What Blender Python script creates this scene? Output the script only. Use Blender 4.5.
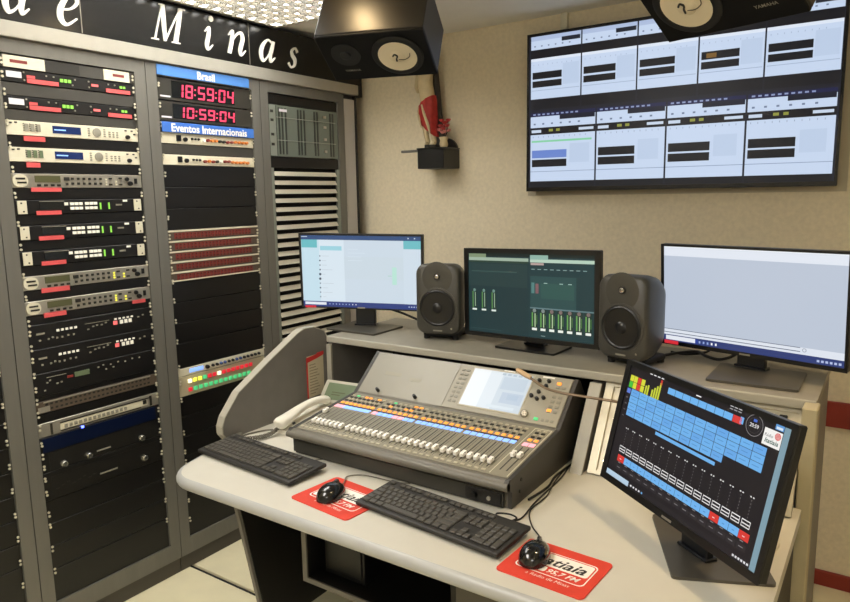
import bpy, bmesh, math, random
from mathutils import Vector, Matrix, Euler
random.seed(7)
for o in list(bpy.data.objects): bpy.data.objects.remove(o)
SC = bpy.context.scene
COL = SC.collection
rad = math.radians

# ------------------------------------------------------------------ camera
HC = 1.583
F_PX = 687.83
yaw, pit, rol = -0.599334, 0.153353, -0.016436
fw = Vector((math.sin(yaw)*math.cos(pit), math.cos(yaw)*math.cos(pit), -math.sin(pit)))
rt = Vector((math.cos(yaw), -math.sin(yaw), 0))
upv = rt.cross(fw)
r2 = rt*math.cos(rol) + upv*math.sin(rol)
u2 = -rt*math.sin(rol) + upv*math.cos(rol)
cam_d = bpy.data.cameras.new('camera')
cam_d.sensor_fit = 'HORIZONTAL'; cam_d.sensor_width = 36.0
cam_d.lens = 36.0*F_PX/850.0
cam_d.clip_start = 0.05
cam = bpy.data.objects.new('camera', cam_d); COL.objects.link(cam)
m = Matrix((r2, u2, -fw)).transposed().to_4x4()
m.translation = Vector((0, 0, HC))
cam.matrix_world = m
SC.camera = cam
# ------------------------------------------------------------------ world / exposure
w = bpy.data.worlds.new('world'); SC.world = w; w.use_nodes = True
w.node_tree.nodes['Background'].inputs[0].default_value = (0.9, 0.85, 0.75, 1)
w.node_tree.nodes['Background'].inputs[1].default_value = 0.03
vs = SC.view_settings
vs.view_transform = 'Standard'; vs.look = 'None'; vs.gamma = 1.0; vs.exposure = 0.33
vs.use_curve_mapping = False
FILL_STRENGTH = 11.0
LOUVRE_STRENGTH = 12.0
SPOT_STRENGTH = 60.0
SCREEN_STRENGTH = 0.79

# ------------------------------------------------------------------ colour + materials
def lin(c): return c/12.92 if c <= 0.04045 else ((c+0.055)/1.055)**2.4
def hx(s):
    s = s.lstrip('#')
    return tuple(lin(int(s[i:i+2], 16)/255) for i in (0, 2, 4)) + (1.0,)
MATS = {}
def mat(name, col, rough=0.5, metal=0.0, spec=0.5, var=0.0, scale=20.0, bump=0.0, bscale=200.0, stretch=(1, 1, 1), coat=0.0, emit=0.0, alpha_trans=0.0):
    if name in MATS: return MATS[name]
    M = bpy.data.materials.new(name); M.use_nodes = True
    nt = M.node_tree; b = nt.nodes['Principled BSDF']
    c = hx(col) if isinstance(col, str) else col
    b.inputs['Base Color'].default_value = c
    b.inputs['Roughness'].default_value = rough
    b.inputs['Metallic'].default_value = metal
    b.inputs['Specular IOR Level'].default_value = spec
    b.inputs['Coat Weight'].default_value = coat
    if emit:
        b.inputs['Emission Color'].default_value = c
        b.inputs['Emission Strength'].default_value = emit
    if alpha_trans:
        b.inputs['Transmission Weight'].default_value = alpha_trans
        b.inputs['IOR'].default_value = 1.1
    if var or bump:
        tc = nt.nodes.new('ShaderNodeTexCoord'); mp = nt.nodes.new('ShaderNodeMapping')
        mp.inputs['Scale'].default_value = stretch
        nt.links.new(tc.outputs['Object'], mp.inputs['Vector'])
    if var:
        n = nt.nodes.new('ShaderNodeTexNoise'); n.inputs['Scale'].default_value = scale; n.inputs['Detail'].default_value = 4
        nt.links.new(mp.outputs['Vector'], n.inputs['Vector'])
        r = nt.nodes.new('ShaderNodeValToRGB')
        r.color_ramp.elements[0].position = 0.3; r.color_ramp.elements[1].position = 0.7
        r.color_ramp.elements[0].color = tuple(x*(1-var) for x in c[:3]) + (1,)
        r.color_ramp.elements[1].color = tuple(min(1, x*(1+var)) for x in c[:3]) + (1,)
        nt.links.new(n.outputs['Fac'], r.inputs['Fac']); nt.links.new(r.outputs['Color'], b.inputs['Base Color'])
    if bump:
        n2 = nt.nodes.new('ShaderNodeTexNoise'); n2.inputs['Scale'].default_value = bscale; n2.inputs['Detail'].default_value = 3
        nt.links.new(mp.outputs['Vector'], n2.inputs['Vector'])
        bp = nt.nodes.new('ShaderNodeBump'); bp.inputs['Strength'].default_value = bump; bp.inputs['Distance'].default_value = 0.002
        nt.links.new(n2.outputs['Fac'], bp.inputs['Height']); nt.links.new(bp.outputs['Normal'], b.inputs['Normal'])
    MATS[name] = M
    return M
def attr_mat(name, strength, rough=0.35):
    """a display: colours come from the face colours of the picture, given off as light"""
    M = bpy.data.materials.new(name); M.use_nodes = True
    nt = M.node_tree; b = nt.nodes['Principled BSDF']
    a = nt.nodes.new('ShaderNodeVertexColor'); a.layer_name = 'pic'
    b.inputs['Roughness'].default_value = rough
    if strength > 0:
        b.inputs['Base Color'].default_value = (0.01, 0.01, 0.012, 1)
        b.inputs['Specular IOR Level'].default_value = 0.3
        nt.links.new(a.outputs['Color'], b.inputs['Emission Color'])
        b.inputs['Emission Strength'].default_value = strength
    else:
        nt.links.new(a.outputs['Color'], b.inputs['Base Color'])
    return M

mat('wall', '#e4d7bb', 0.9, var=0.06, scale=60, bump=0.5, bscale=260)
mat('wall_pale', '#e6dfd0', 0.9, var=0.03, scale=40)
mat('ceiling', '#efede8', 0.9, var=0.02, scale=8)
mat('floor_tile', '#e6ddba', 0.45, var=0.05, scale=6)
mat('joint', '#1c1a17', 0.8)
mat('red_rail', '#8a2a1c', 0.5, var=0.08, scale=12)
mat('rack_grey', '#716f68', 0.45, metal=0.25, var=0.06, scale=30, stretch=(1, 1, .08))
mat('rack_plinth', '#4b4740', 0.6)
mat('rack_black', '#141312', 0.45, var=0.15, scale=20)
mat('rack_inner', '#0b0b0b', 0.8)
mat('blank_black', '#111010', 0.38, var=0.12, scale=30)
mat('blank_grey', '#403e39', 0.45)
mat('screw', '#d8d2bc', 0.4, metal=0.3)
mat('alu_band', '#aaa69b', 0.38, metal=0.35, var=0.03, scale=30, stretch=(1, .05, 1))
mat('sign_black', '#101010', 0.22, spec=0.5)
mat('letter_white', '#f0ece2', 0.5)
mat('filler_white', '#b9b4ae', 0.5)
mat('dev_black', '#131212', 0.4)
mat('dev_cream', '#d8d2bb', 0.45, var=0.03, scale=40)
mat('dev_silver', '#a9a498', 0.35, metal=0.55, var=0.05, scale=60)
mat('dev_brown', '#62564a', 0.5, metal=0.2)
mat('dev_beige', '#b7ad90', 0.5)
mat('dev_blue_reflection', '#0d1938', 0.3, metal=0.3)
mat('tape_red', '#d9595a', 0.5)
mat('tape_white', '#dfdce4', 0.5)
mat('lcd_blue', '#1c2c58', 0.25, emit=0.25)
mat('lcd_olive', '#55553a', 0.3)
mat('lcd_dark', '#1d1f20', 0.2)
mat('lcd_green', '#67755a', 0.3)
mat('btn_dark', '#26241f', 0.5)
mat('btn_white', '#e9e5d8', 0.4, emit=0.15)
mat('btn_grey', '#8e8a7c', 0.5)
mat('knob_black', '#0e0e0e', 0.35)
mat('knob_chrome', '#d9d6c8', 0.18, metal=0.9)
mat('led_green', '#7fc04a', 0.4, emit=0.6)
mat('led_red', '#e86a6a', 0.4, emit=0.5)
mat('led_blue', '#5a6cff', 0.4, emit=4.0)
mat('seg_red', '#cf3a58', 0.4, emit=0.7)
mat('seg_off', '#241417', 0.4)
mat('clock_face', '#35332d', 0.35)
mat('clock_window', '#151613', 0.2)
mat('plate_sky', '#4f86cf', 0.45)
mat('plate_blue', '#3d6fc4', 0.45)
mat('lit_red', '#c22432', 0.4, emit=0.7)
mat('lit_green', '#46b070', 0.4, emit=0.75)
mat('lit_yellow', '#d8d24a', 0.4, emit=0.9)
mat('lit_white', '#f2ecc8', 0.4, emit=1.0)
mat('jack_red', '#7e2f2a', 0.5)
mat('jack_orange', '#d07a35', 0.5)
mat('jack_blue', '#40588c', 0.5)
mat('card_green', '#70786f', 0.2, coat=0.4)
mat('card_slot', '#2b2f2a', 0.4)
mat('card_frame', '#8d9389', 0.4, metal=0.3)
mat('slat', '#cfc9b8', 0.4, metal=0.3)
mat('spk_black', '#171208', 0.4, spec=0.6, var=0.2, scale=9)
mat('spk_baffle', '#080808', 0.6, spec=0.2)
mat('cone_white', '#dccfb2', 0.7)
mat('rubber', '#0a0a0a', 0.6)
mat('spk_grey', '#4a4842', 0.42, metal=0.15, var=0.05, scale=40)
mat('cone_black', '#161616', 0.32)
mat('dome_metal', '#b7b2a8', 0.25, metal=0.9)
mat('desk_top', '#c9c5b8', 0.38, var=0.02, scale=14)
mat('desk_edge', '#a9a9a6', 0.35)
mat('cheek_grey', '#74706a', 0.5, var=0.05, scale=20)
mat('cheek_edge', '#a7a294', 0.5)
mat('cheek_beige', '#b3a888', 0.6, var=0.04, scale=20)
mat('hutch_top', '#8b8576', 0.5, var=0.05, scale=22)
mat('hutch_edge', '#aaa698', 0.45)
mat('desk_black', '#0d0c0b', 0.5)
mat('desk_door', '#57524a', 0.5)
mat('mon_black', '#121212', 0.35)
mat('mon_base', '#5b574f', 0.4, metal=0.4)
mat('mon_neck', '#15171c', 0.3)
mat('tv_black', '#0d0d10', 0.25)
mat('tv_back', '#bdb299', 0.4)
mat('mixer_body', '#6b675d', 0.45, var=0.04, scale=40)
mat('mixer_deck', '#8c8776', 0.45)
mat('mixer_side', '#3b3935', 0.45)
mat('mixer_front', '#37352f', 0.5)
mat('mixer_panel', '#8a8679', 0.4, metal=0.1)
mat('mixer_module', '#9d9887', 0.45)
mat('mixer_slot', '#2a2823', 0.6)
mat('mixer_line', '#d9d3bd', 0.5)
mat('fader_white', '#f8f5ee', 0.35)
mat('lit_orange', '#ff9a3a', 0.4, emit=0.8)
mat('lit_strip_blue', '#7fa6f0', 0.4, emit=0.85)
mat('lit_strip_pink', '#e79aa8', 0.4, emit=0.8)
mat('mixer_btn', '#b9b19a', 0.5)
mat('key_case', '#24221f', 0.5)
mat('key_cap', '#47443e', 0.4)
mat('pad_red', '#d23b28', 0.7, var=0.04, scale=60)
mat('pad_white', '#f0ece4', 0.6)
mat('print_black', '#1b1918', 0.6)
mat('mouse_black', '#0b0b0c', 0.15, coat=0.5)
mat('mouse_grey', '#2a2929', 0.4)
mat('cable_black', '#161514', 0.5)
mat('cable_grey', '#6f6a5d', 0.5)
mat('cable_white', '#cfc8b4', 0.5)
mat('phone_white', '#e6e1d2', 0.35)
mat('phone_grey', '#b8b3a3', 0.4)
mat('paper', '#cfc3a5', 0.7)
mat('paper_red', '#c8322f', 0.6)
mat('print_grey', '#8f8570', 0.7)
mat('goose', '#7d6a55', 0.4, metal=0.5)
mat('goose_tip', '#d6b48a', 0.5)
mat('statue_cream', '#cdbb93', 0.55, var=0.08, scale=30)
mat('statue_red', '#a62a24', 0.6, var=0.2, scale=40)
mat('statue_dark', '#2e2a24', 0.6, var=0.2, scale=30)
mat('shelf_black', '#12130f', 0.35)
mat('flower_red', '#b43a3a', 0.6)
mat('flower_pink', '#d98c8a', 0.6)
mat('fill_panel', (1.0, 0.97, 0.92, 1), 0.5, emit=FILL_STRENGTH)
mat('lamp_louvre_panel', (1.0, 0.985, 0.95, 1), 0.5, emit=LOUVRE_STRENGTH)
mat('lamp_spot', (1.0, 0.72, 0.38, 1), 0.5, emit=SPOT_STRENGTH)
mat('lamp_spot_strong', (1.0, 0.74, 0.42, 1), 0.5, emit=SPOT_STRENGTH*14)
mat('fill_panel_rear', (1.0, 0.97, 0.92, 1), 0.5, emit=FILL_STRENGTH*.6)
mat('louvre', '#d8d2c2', 0.25, metal=0.75)
mat('lamp_frame', '#d8d4c8', 0.5)
mat('pc_black', '#121214', 0.4)
mat('patch_silver', '#c3bba4', 0.4, metal=0.3)
MATS['screen'] = attr_mat('screen', SCREEN_STRENGTH)
MATS['print'] = attr_mat('print', 0, 0.6)

# ------------------------------------------------------------------ mesh helpers
def NB(): return bmesh.new()
def bx(b, x0, x1, y0, y1, z0, z1, bev=0.0, seg=2):
    ret = bmesh.ops.create_cube(b, size=1.0)
    vs_ = ret['verts']
    bmesh.ops.scale(b, vec=(abs(x1-x0), abs(y1-y0), abs(z1-z0)), verts=vs_)
    bmesh.ops.translate(b, vec=((x0+x1)/2, (y0+y1)/2, (z0+z1)/2), verts=vs_)
    if bev:
        es = list({e for v in vs_ for e in v.link_edges})
        bmesh.ops.bevel(b, geom=es, offset=bev, segments=seg, affect='EDGES', profile=0.5)
    return b
AX = {'z': Matrix.Identity(3), 'y': Matrix.Rotation(rad(90), 3, 'X'), 'x': Matrix.Rotation(rad(90), 3, 'Y')}
def cyl(b, c, r, h, axis='z', seg=16, r2_=None):
    ret = bmesh.ops.create_cone(b, cap_ends=True, segments=seg, radius1=r, radius2=r if r2_ is None else r2_, depth=h)
    for v in ret['verts']: v.co = AX[axis] @ v.co + Vector(c)
    return b
def sph(b, c, r, seg=12, sc=(1, 1, 1)):
    ret = bmesh.ops.create_uvsphere(b, u_segments=seg, v_segments=max(6, seg//2), radius=r)
    for v in ret['verts']: v.co = Vector((v.co.x*sc[0], v.co.y*sc[1], v.co.z*sc[2])) + Vector(c)
    return b
def prism(b, pts, axis, a0, a1):
    """closed polygon pts (p,q) extruded along axis; 'x': (y,z)  'y': (x,z)  'z': (x,y)"""
    def P(p, q, a): return {'x': (a, p, q), 'y': (p, a, q), 'z': (p, q, a)}[axis]
    A = [b.verts.new(P(p, q, a0)) for p, q in pts]; B = [b.verts.new(P(p, q, a1)) for p, q in pts]
    b.faces.new(A); b.faces.new(B[::-1])
    n = len(pts)
    for i in range(n): b.faces.new((A[i], A[(i+1) % n], B[(i+1) % n], B[i]))
    bmesh.ops.recalc_face_normals(b, faces=b.faces[:])
    return b
def catmull(pts, n=8):
    P = [Vector(p) for p in pts]; out = []
    for i in range(len(P)-1):
        p0 = P[max(i-1, 0)]; p1 = P[i]; p2 = P[i+1]; p3 = P[min(i+2, len(P)-1)]
        for k in range(n):
            t = k/n
            out.append(0.5*((2*p1)+(p2-p0)*t+(2*p0-5*p1+4*p2-p3)*t*t+(3*p1-p0-3*p2+p3)*t**3))
    out.append(P[-1]); return out
def tube(b, pts, r, seg=8, smooth=8, flat=1.0):
    """pts may carry a radius factor as a fourth number"""
    if smooth > 1:
        if len(pts[0]) == 4: P4 = catmull([Vector(p) for p in pts], smooth)
        else: P4 = catmull([Vector((*p, 1.0)) for p in pts], smooth)
    else: P4 = [Vector(p) if len(p) == 4 else Vector((*p, 1.0)) for p in pts]
    P = [p.to_3d() if False else Vector((p[0], p[1], p[2])) for p in P4]; Rf = [p[3] for p in P4]
    rings = []; up_ = Vector((0, 0, 1))
    for i, p in enumerate(P):
        t = (P[min(i+1, len(P)-1)]-P[max(i-1, 0)]).normalized()
        a = t.cross(up_)
        if a.length < 1e-3: a = t.cross(Vector((0, 1, 0)))
        a.normalize(); c = a.cross(t)
        rings.append([b.verts.new(p + (a*math.cos(k*2*math.pi/seg) + c*flat*math.sin(k*2*math.pi/seg))*r*Rf[i]) for k in range(seg)])
    for A, B in zip(rings, rings[1:]):
        for k in range(seg): b.faces.new((A[k], A[(k+1) % seg], B[(k+1) % seg], B[k]))
    b.faces.new(rings[0][::-1]); b.faces.new(rings[-1])
    bmesh.ops.recalc_face_normals(b, faces=b.faces[:])
    return b
def lathe(b, prof, c=(0, 0, 0), axis='y', seg=28):
    """prof: (radius, along axis). axis 'y': along -y is toward the viewer"""
    rings = []
    for r, a in prof:
        ring = []
        for k in range(seg):
            t = 2*math.pi*k/seg
            v = (r*math.cos(t), a, r*math.sin(t)) if axis == 'y' else (r*math.cos(t), r*math.sin(t), a)
            ring.append(b.verts.new(Vector(v)+Vector(c)))
        rings.append(ring)
    for A, B in zip(rings, rings[1:]):
        for k in range(seg): b.faces.new((A[k], A[(k+1) % seg], B[(k+1) % seg], B[k]))
    b.faces.new(rings[0]); b.faces.new(rings[-1])
    bmesh.ops.recalc_face_normals(b, faces=b.faces[:])
    return b
def rrect(w_, h_, r, n=5, cx=0, cy=0):
    pts = []
    for (sx, sy, a0) in ((1, 1, 0), (-1, 1, 90), (-1, -1, 180), (1, -1, 270)):
        for k in range(n+1):
            a = rad(a0+90*k/n); pts.append((cx+sx*(w_/2-r)+r*math.cos(a), cy+sy*(h_/2-r)+r*math.sin(a)))
    return pts
def mesh_of(b, name, material, smooth=False):
    me = bpy.data.meshes.new(name)
    b.to_mesh(me); b.free()
    me.materials.append(MATS[material] if isinstance(material, str) else material)
    if smooth:
        try: me.shade_smooth()
        except Exception:
            for p in me.polygons: p.use_smooth = True
        try: me.set_sharp_from_angle(angle=rad(40))
        except Exception: pass
    return me
def put(name, me, parent=None, loc=(0, 0, 0), rot=(0, 0, 0), label=None, kind=None):
    o = bpy.data.objects.new(name, me); COL.objects.link(o)
    o.location = loc; o.rotation_euler = rot
    if parent: o.parent = parent
    if label: o['label'] = label
    if kind: o['kind'] = kind
    return o
def part(name, b, material, parent=None, loc=(0, 0, 0), rot=(0, 0, 0), smooth=False, label=None, kind=None):
    return put(name, mesh_of(b, name, material, smooth), parent, loc, rot, label, kind)
def tag(o, label, cat, group=None):
    o['label'] = label; o['category'] = cat
    if group: o['group'] = group
    return o
def thing(name, label, cat, loc=(0, 0, 0), rot=(0, 0, 0), group=None):
    o = bpy.data.objects.new(name, None); COL.objects.link(o)
    o.empty_display_size = 0.05; o.location = loc; o.rotation_euler = rot
    return tag(o, label, cat, group)
def struct(name, b, material, label=None):
    o = part(name, b, material); o['kind'] = 'structure'
    if label: o['label'] = label
    return o
_SH = {}
def shared(key, maker, material, smooth=False):
    if key not in _SH:
        b = NB(); maker(b); _SH[key] = mesh_of(b, key, material, smooth)
    return _SH[key]

# ---- lettering
_TX = {}
def text_geo(s, size, bold=0.0, shear=0.0):
    k = (s, bold, shear)
    if k not in _TX:
        cu = bpy.data.curves.new('lettering', 'FONT'); cu.body = s; cu.size = 1.0; cu.offset = bold; cu.shear = shear
        cu.resolution_u = 2; cu.fill_mode = 'FRONT'
        ob = bpy.data.objects.new('lettering', cu); COL.objects.link(ob)
        bpy.context.view_layer.update()
        dg = bpy.context.evaluated_depsgraph_get()
        me = bpy.data.meshes.new_from_object(ob.evaluated_get(dg))
        V = [(v.co.x, v.co.y) for v in me.vertices]; Fs = [tuple(p.vertices) for p in me.polygons]
        bpy.data.objects.remove(ob); bpy.data.curves.remove(cu); bpy.data.meshes.remove(me)
        _TX[k] = (V, Fs)
    V, Fs = _TX[k]
    return [(x*size, y*size) for x, y in V], Fs
def text_w(s, size, bold=0.0, shear=0.0):
    V, _ = text_geo(s, size, bold, shear); xs = [v[0] for v in V]; return min(xs), max(xs)

class Pic:
    """flat print or display: coloured pieces in u,v (0..1, v downwards) on a plate w x h facing -y"""
    def __init__(s, w_, h_): s.w, s.h = w_, h_; s.V = []; s.F = []; s.C = []; s.lay = 0
    def _v(s, u, v): return ((u-0.5)*s.w, -0.00006*s.lay, (0.5-v)*s.h)
    def rect(s, u0, v0, u1, v1, c, lay=None):
        s.lay = s.lay+1 if lay is None else lay
        i = len(s.V); s.V += [s._v(u0, v1), s._v(u1, v1), s._v(u1, v0), s._v(u0, v0)]
        s.F.append((i, i+1, i+2, i+3)); s.C.append(hx(c)); return s
    def disc(s, u, v, r, c, lay=None, n=20, r_in=None):
        s.lay = s.lay+1 if lay is None else lay
        ru, rv = r/s.w, r/s.h; i = len(s.V)
        if r_in is None:
            s.V += [s._v(u+ru*math.cos(2*math.pi*k/n), v-rv*math.sin(2*math.pi*k/n)) for k in range(n)]
            s.F.append(tuple(range(i, i+n))); s.C.append(hx(c))
        else:
            for q in (r, r_in): s.V += [s._v(u+q/s.w*math.cos(2*math.pi*k/n), v-q/s.h*math.sin(2*math.pi*k/n)) for k in range(n)]
            for k in range(n): s.F.append((i+k, i+(k+1) % n, i+n+(k+1) % n, i+n+k)); s.C.append(hx(c))
        return s
    def text(s, u, v, t, size, c, bold=0.0, shear=0.0, lay=None, center=True):
        s.lay = s.lay+1 if lay is None else lay
        V, Fs = text_geo(t, size, bold, shear)
        a, b_ = text_w(t, size, bold, shear); off = -(a+b_)/2 if center else -a
        i = len(s.V); x0, y0, z0 = s._v(u, v)
        s.V += [(x0+x+off, y0, z0+y) for x, y in V]
        for f in Fs: s.F.append(tuple(i+k for k in f)); s.C.append(hx(c))
        return s
    def build(s, name, parent, material='screen', loc=(0, 0, 0), rot=(0, 0, 0), label=None):
        me = bpy.data.meshes.new(name); me.from_pydata(s.V, [], s.F)
        at = me.color_attributes.new('pic', 'FLOAT_COLOR', 'CORNER')
        k = 0
        for p, c in zip(me.polygons, s.C):
            for li in p.loop_indices: at.data[li].color = c
        me.materials.append(MATS[material]); me.update()
        return put(name, me, parent, loc, rot, label)

# ------------------------------------------------------------------ room shell
XR = -2.42            # plane of the rack fronts
YB = 3.02             # back wall
ZC = 2.37             # ceiling
X0, X1, Y0 = -3.08, 1.7, -2.3
b = NB(); bx(b, X0-.1, X1+.1, Y0-.1, YB+.1, -.1, -.012)
fl = struct('floor', b, 'joint')
tile = shared('floor_tile', lambda b: bx(b, .001, 1.799, .011, .889, -.014, 0, .002, 1), 'floor_tile')
for i in range(3):
    for j in range(7):
        put('tile', tile, fl, (-3.4+1.8*i, -2.775+.9*j, 0))
b = NB(); bx(b, X0-.1, X1+.1, Y0-.1, YB+.1, ZC, ZC+.1); struct('ceiling', b, 'ceiling')
b = NB(); bx(b, X0-.1, X1+.1, YB, YB+.1, -.012, ZC); wall_back = struct('wall_back', b, 'wall')
b = NB(); bx(b, X0-.1, X0, Y0, YB, -.012, ZC); struct('wall_left', b, 'wall')
b = NB(); bx(b, X1, X1+.1, Y0, YB, -.012, ZC); struct('wall_right', b, 'wall_pale')
b = NB(); bx(b, X0-.1, X1+.1, Y0-.1, Y0, -.012, ZC); struct('wall_front', b, 'wall_pale')
b = NB(); bx(b, X0, X1, YB-.022, YB, .665, .765, .004); struct('trim_1', b, 'red_rail', 'dark red protective rail along the beige back wall')
b = NB(); bx(b, X0, X1, YB-.016, YB, 0, .062, .003); struct('baseboard_back', b, 'red_rail')

# ------------------------------------------------------------------ ceiling lamps
def troffer(x0, x1, y0, y1, label, louvre):
    t = thing('ceiling_light', label, 'ceiling light', ((x0+x1)/2, (y0+y1)/2, ZC))
    W, D = (x1-x0)/2, (y1-y0)/2
    b = NB()
    bx(b, -W, W, -D, -D+.025, -.03, 0); bx(b, -W, W, D-.025, D, -.03, 0)
    bx(b, -W, -W+.025, -D+.025, D-.025, -.03, 0); bx(b, W-.025, W, -D+.025, D-.025, -.03, 0)
    part('frame', b, 'lamp_frame', t)
    b = NB(); bx(b, -W+.025, W-.025, -D+.025, D-.025, -.022 if louvre else -.085, -.002)  # plain panels hang lower, shaped so their sides light ceiling and walls
    part('diffuser', b, louvre and 'lamp_louvre_panel' or ('fill_panel' if y1 > 0 else 'fill_panel_rear'), t)
    if louvre:
        nx = 9; ny = 19
        for i in range(1, nx):
            x = -W+.025+(2*W-.05)*i/nx
            me = shared('louvre_long', lambda b: prism(b, [(-.0015, -.037), (.0015, -.037), (.004, -.031), (.009, -.0225), (-.009, -.0225), (-.004, -.031)], 'y', -D+.026, D-.026), 'louvre')
            put('louvre_blade', me, t, (x, 0, 0))
        for j in range(1, ny):
            y = -D+.025+(2*D-.05)*j/ny
            me = shared('louvre_cross', lambda b: prism(b, [(-.0015, -.0365), (.0015, -.0365), (.004, -.031), (.009, -.0225), (-.009, -.0225), (-.004, -.031)], 'x', -W+.026, W-.026), 'louvre')
            put('louvre_blade', me, t, (0, y, 0))
troffer(-2.385, -1.765, 1.09, 2.335, 'square-celled metal louvre ceiling light above the equipment racks', True)
troffer(-1.75, -1.13, -.6, .64, 'unseen added white ceiling light panel in front of the desk', False)  # fill light added out of view to brighten the walls and ceiling
troffer(.1, .72, -1.9, -.66, 'unseen added white ceiling light panel behind the photographer', False)  # second added fill panel, out of view and dimmer
def downlight(x, y, label, bulb, snoot):
    t = thing('downlight', label, 'downlight', (x, y, ZC))
    b = NB(); lathe(b, [(.04, -.001), (.043, -.008), (.06, -.008), (.062, -.001)], axis='z', seg=24); part('rim', b, 'lamp_frame', t)
    if snoot:
        b = NB(); lathe(b, [(.045, -.001), (.045, -.06), (.041, -.06), (.041, -.001)], axis='z', seg=24); part('baffle', b, 'rack_black', t)  # tube added to keep the beam off the back wall
    b = NB(); cyl(b, (0, 0, -.004), .037, .004, 'z', 24); part('bulb', b, bulb, t)
downlight(-1.56, 1.80, 'small warm downlight in the ceiling above the left hanging speaker', 'lamp_spot', False)
downlight(-.1, 1.72, 'small warm downlight in the ceiling above the right end of the desk', 'lamp_spot_strong', True)

# ------------------------------------------------------------------ racks
U = 0.0433; ZTOP = 2.057
PITCH = 0.5775; SEAM1 = 1.0905
RX = XR-.008          # plane of the device fronts (slightly behind the posts)
ROT = (0, 0, rad(90))  # local x -> world +y, local -y -> world +x
def un(n): return ZTOP-U*n     # top of rack unit n
RACKS = []
def rack(i, label):
    y0 = SEAM1+PITCH*(i-1)
    t = thing('equipment_rack', label, 'rack', (XR, y0, 0), ROT, 'equipment racks')
    Wd = PITCH-.002
    for a, c in ((0.001, .0475), (Wd-.0465, Wd)):
        b = NB(); bx(b, a, c, 0, .03, .14, 2.06); part('post', b, 'rack_grey', t)
    b = NB(); bx(b, .001, Wd, 0, .03, 2.06, 2.106); part('top_rail', b, 'rack_grey', t)
    b = NB(); bx(b, .001, Wd, 0, .03, .068, .14); part('bottom_rail', b, 'rack_grey', t)
    b = NB(); bx(b, .001, Wd, .012, .5, 0.0, .068); part('plinth', b, 'rack_plinth', t)
    b = NB(); bx(b, .001, .016, .03, .6, .068, 2.106); bx(b, Wd-.015, Wd, .03, .6, .068, 2.106); bx(b, .016, Wd-.015, .58, .6, .068, 2.106)
    bx(b, .016, Wd-.015, .03, .58, 2.09, 2.106); bx(b, .016, Wd-.015, .03, .58, .068, .084)
    part('casing', b, 'rack_black', t)
    for a in (.0475, Wd-.0465-.018):
        b = NB(); bx(b, a, a+.018, .016, .03, .14, 2.06); part('mounting_rail', b, 'rack_black', t)
    return t
racks = [rack(0, 'grey rack cut off by the left edge of the picture'),
         rack(1, 'grey rack with the tall column of audio units and red tape strips'),
         rack(2, 'grey rack holding the two red digital clocks'),
         rack(3, 'grey rack with the slatted vent panel, next to the wall')]
def ry(i): return SEAM1+PITCH*(i-1)+.0475    # left edge of a rack opening
OW = PITCH-.002-.0475-.0465                   # opening width
def screws(i, us, dx=.0):
    b = NB()
    for n in us:
        for x in (.0075, OW-.0075):
            for dz in (.0065, -.0065):
                cyl(b, (x+random.uniform(-.001, .001), -.0025, un(n)+dz-U*.5+random.uniform(-.002, .002)), .0046, .004, 'y', 6)
    part('rack_screws', b, 'screw', racks[i], (.0475, .004, 0), kind='stuff')
def blanks(i, spans, material='blank_black'):
    for a, c in spans:
        me = shared('blank_panel_%.2f_%s' % (c-a, material), lambda b: bx(b, .001, OW-.001, .006, .010, -U*(c-a)+.0012, -.0012, .0015, 1), material)
        put('blank_panel', me, racks[i], (.0475, .002, un(a)))
def dev(i, n, h, name, label, cat, material='dev_black', depth=.28, thick=.006, group=None, x0=.001, x1=None):
    x1 = OW-.001 if x1 is None else x1
    t = thing(name, label, cat, (RX, ry(i), un(n+h)), ROT, group)
    b = NB(); bx(b, x0, x1, -.002, thick-.002, .0012, U*h-.0012, .0012, 1); part('faceplate', b, material, t)
    b = NB(); bx(b, .022, OW-.022, thick-.002, depth, .003, U*h-.003); part('case', b, 'rack_black', t)
    return t
def fb(t, name, x0, x1, z0, z1, material, proud=.003, bev=0.0, label=None, kind=None):
    b = NB(); bx(b, x0, x1, -.002-proud, -.002, z0, z1, bev, 1)
    return part(name, b, material, t, label=label, kind=kind)
def fknob(t, name, x, z, r, h, material, seg=14):
    me = shared('knob_%g_%g_%s' % (r, h, material), lambda b: lathe(b, [(r*1.0, .0), (r*.95, -h*.7), (r*.75, -h)], seg=seg), material)
    return put(name, me, t, (x, -.002, z))
def cluster(t, name, spots, w_, h_, material, proud=.003, label=None):
    b = NB()
    for x, z in spots: bx(b, x-w_/2, x+w_/2, -.002-proud, -.0015, z-h_/2, z+h_/2)
    return part(name, b, material, t, kind='stuff', label=label)

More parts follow.
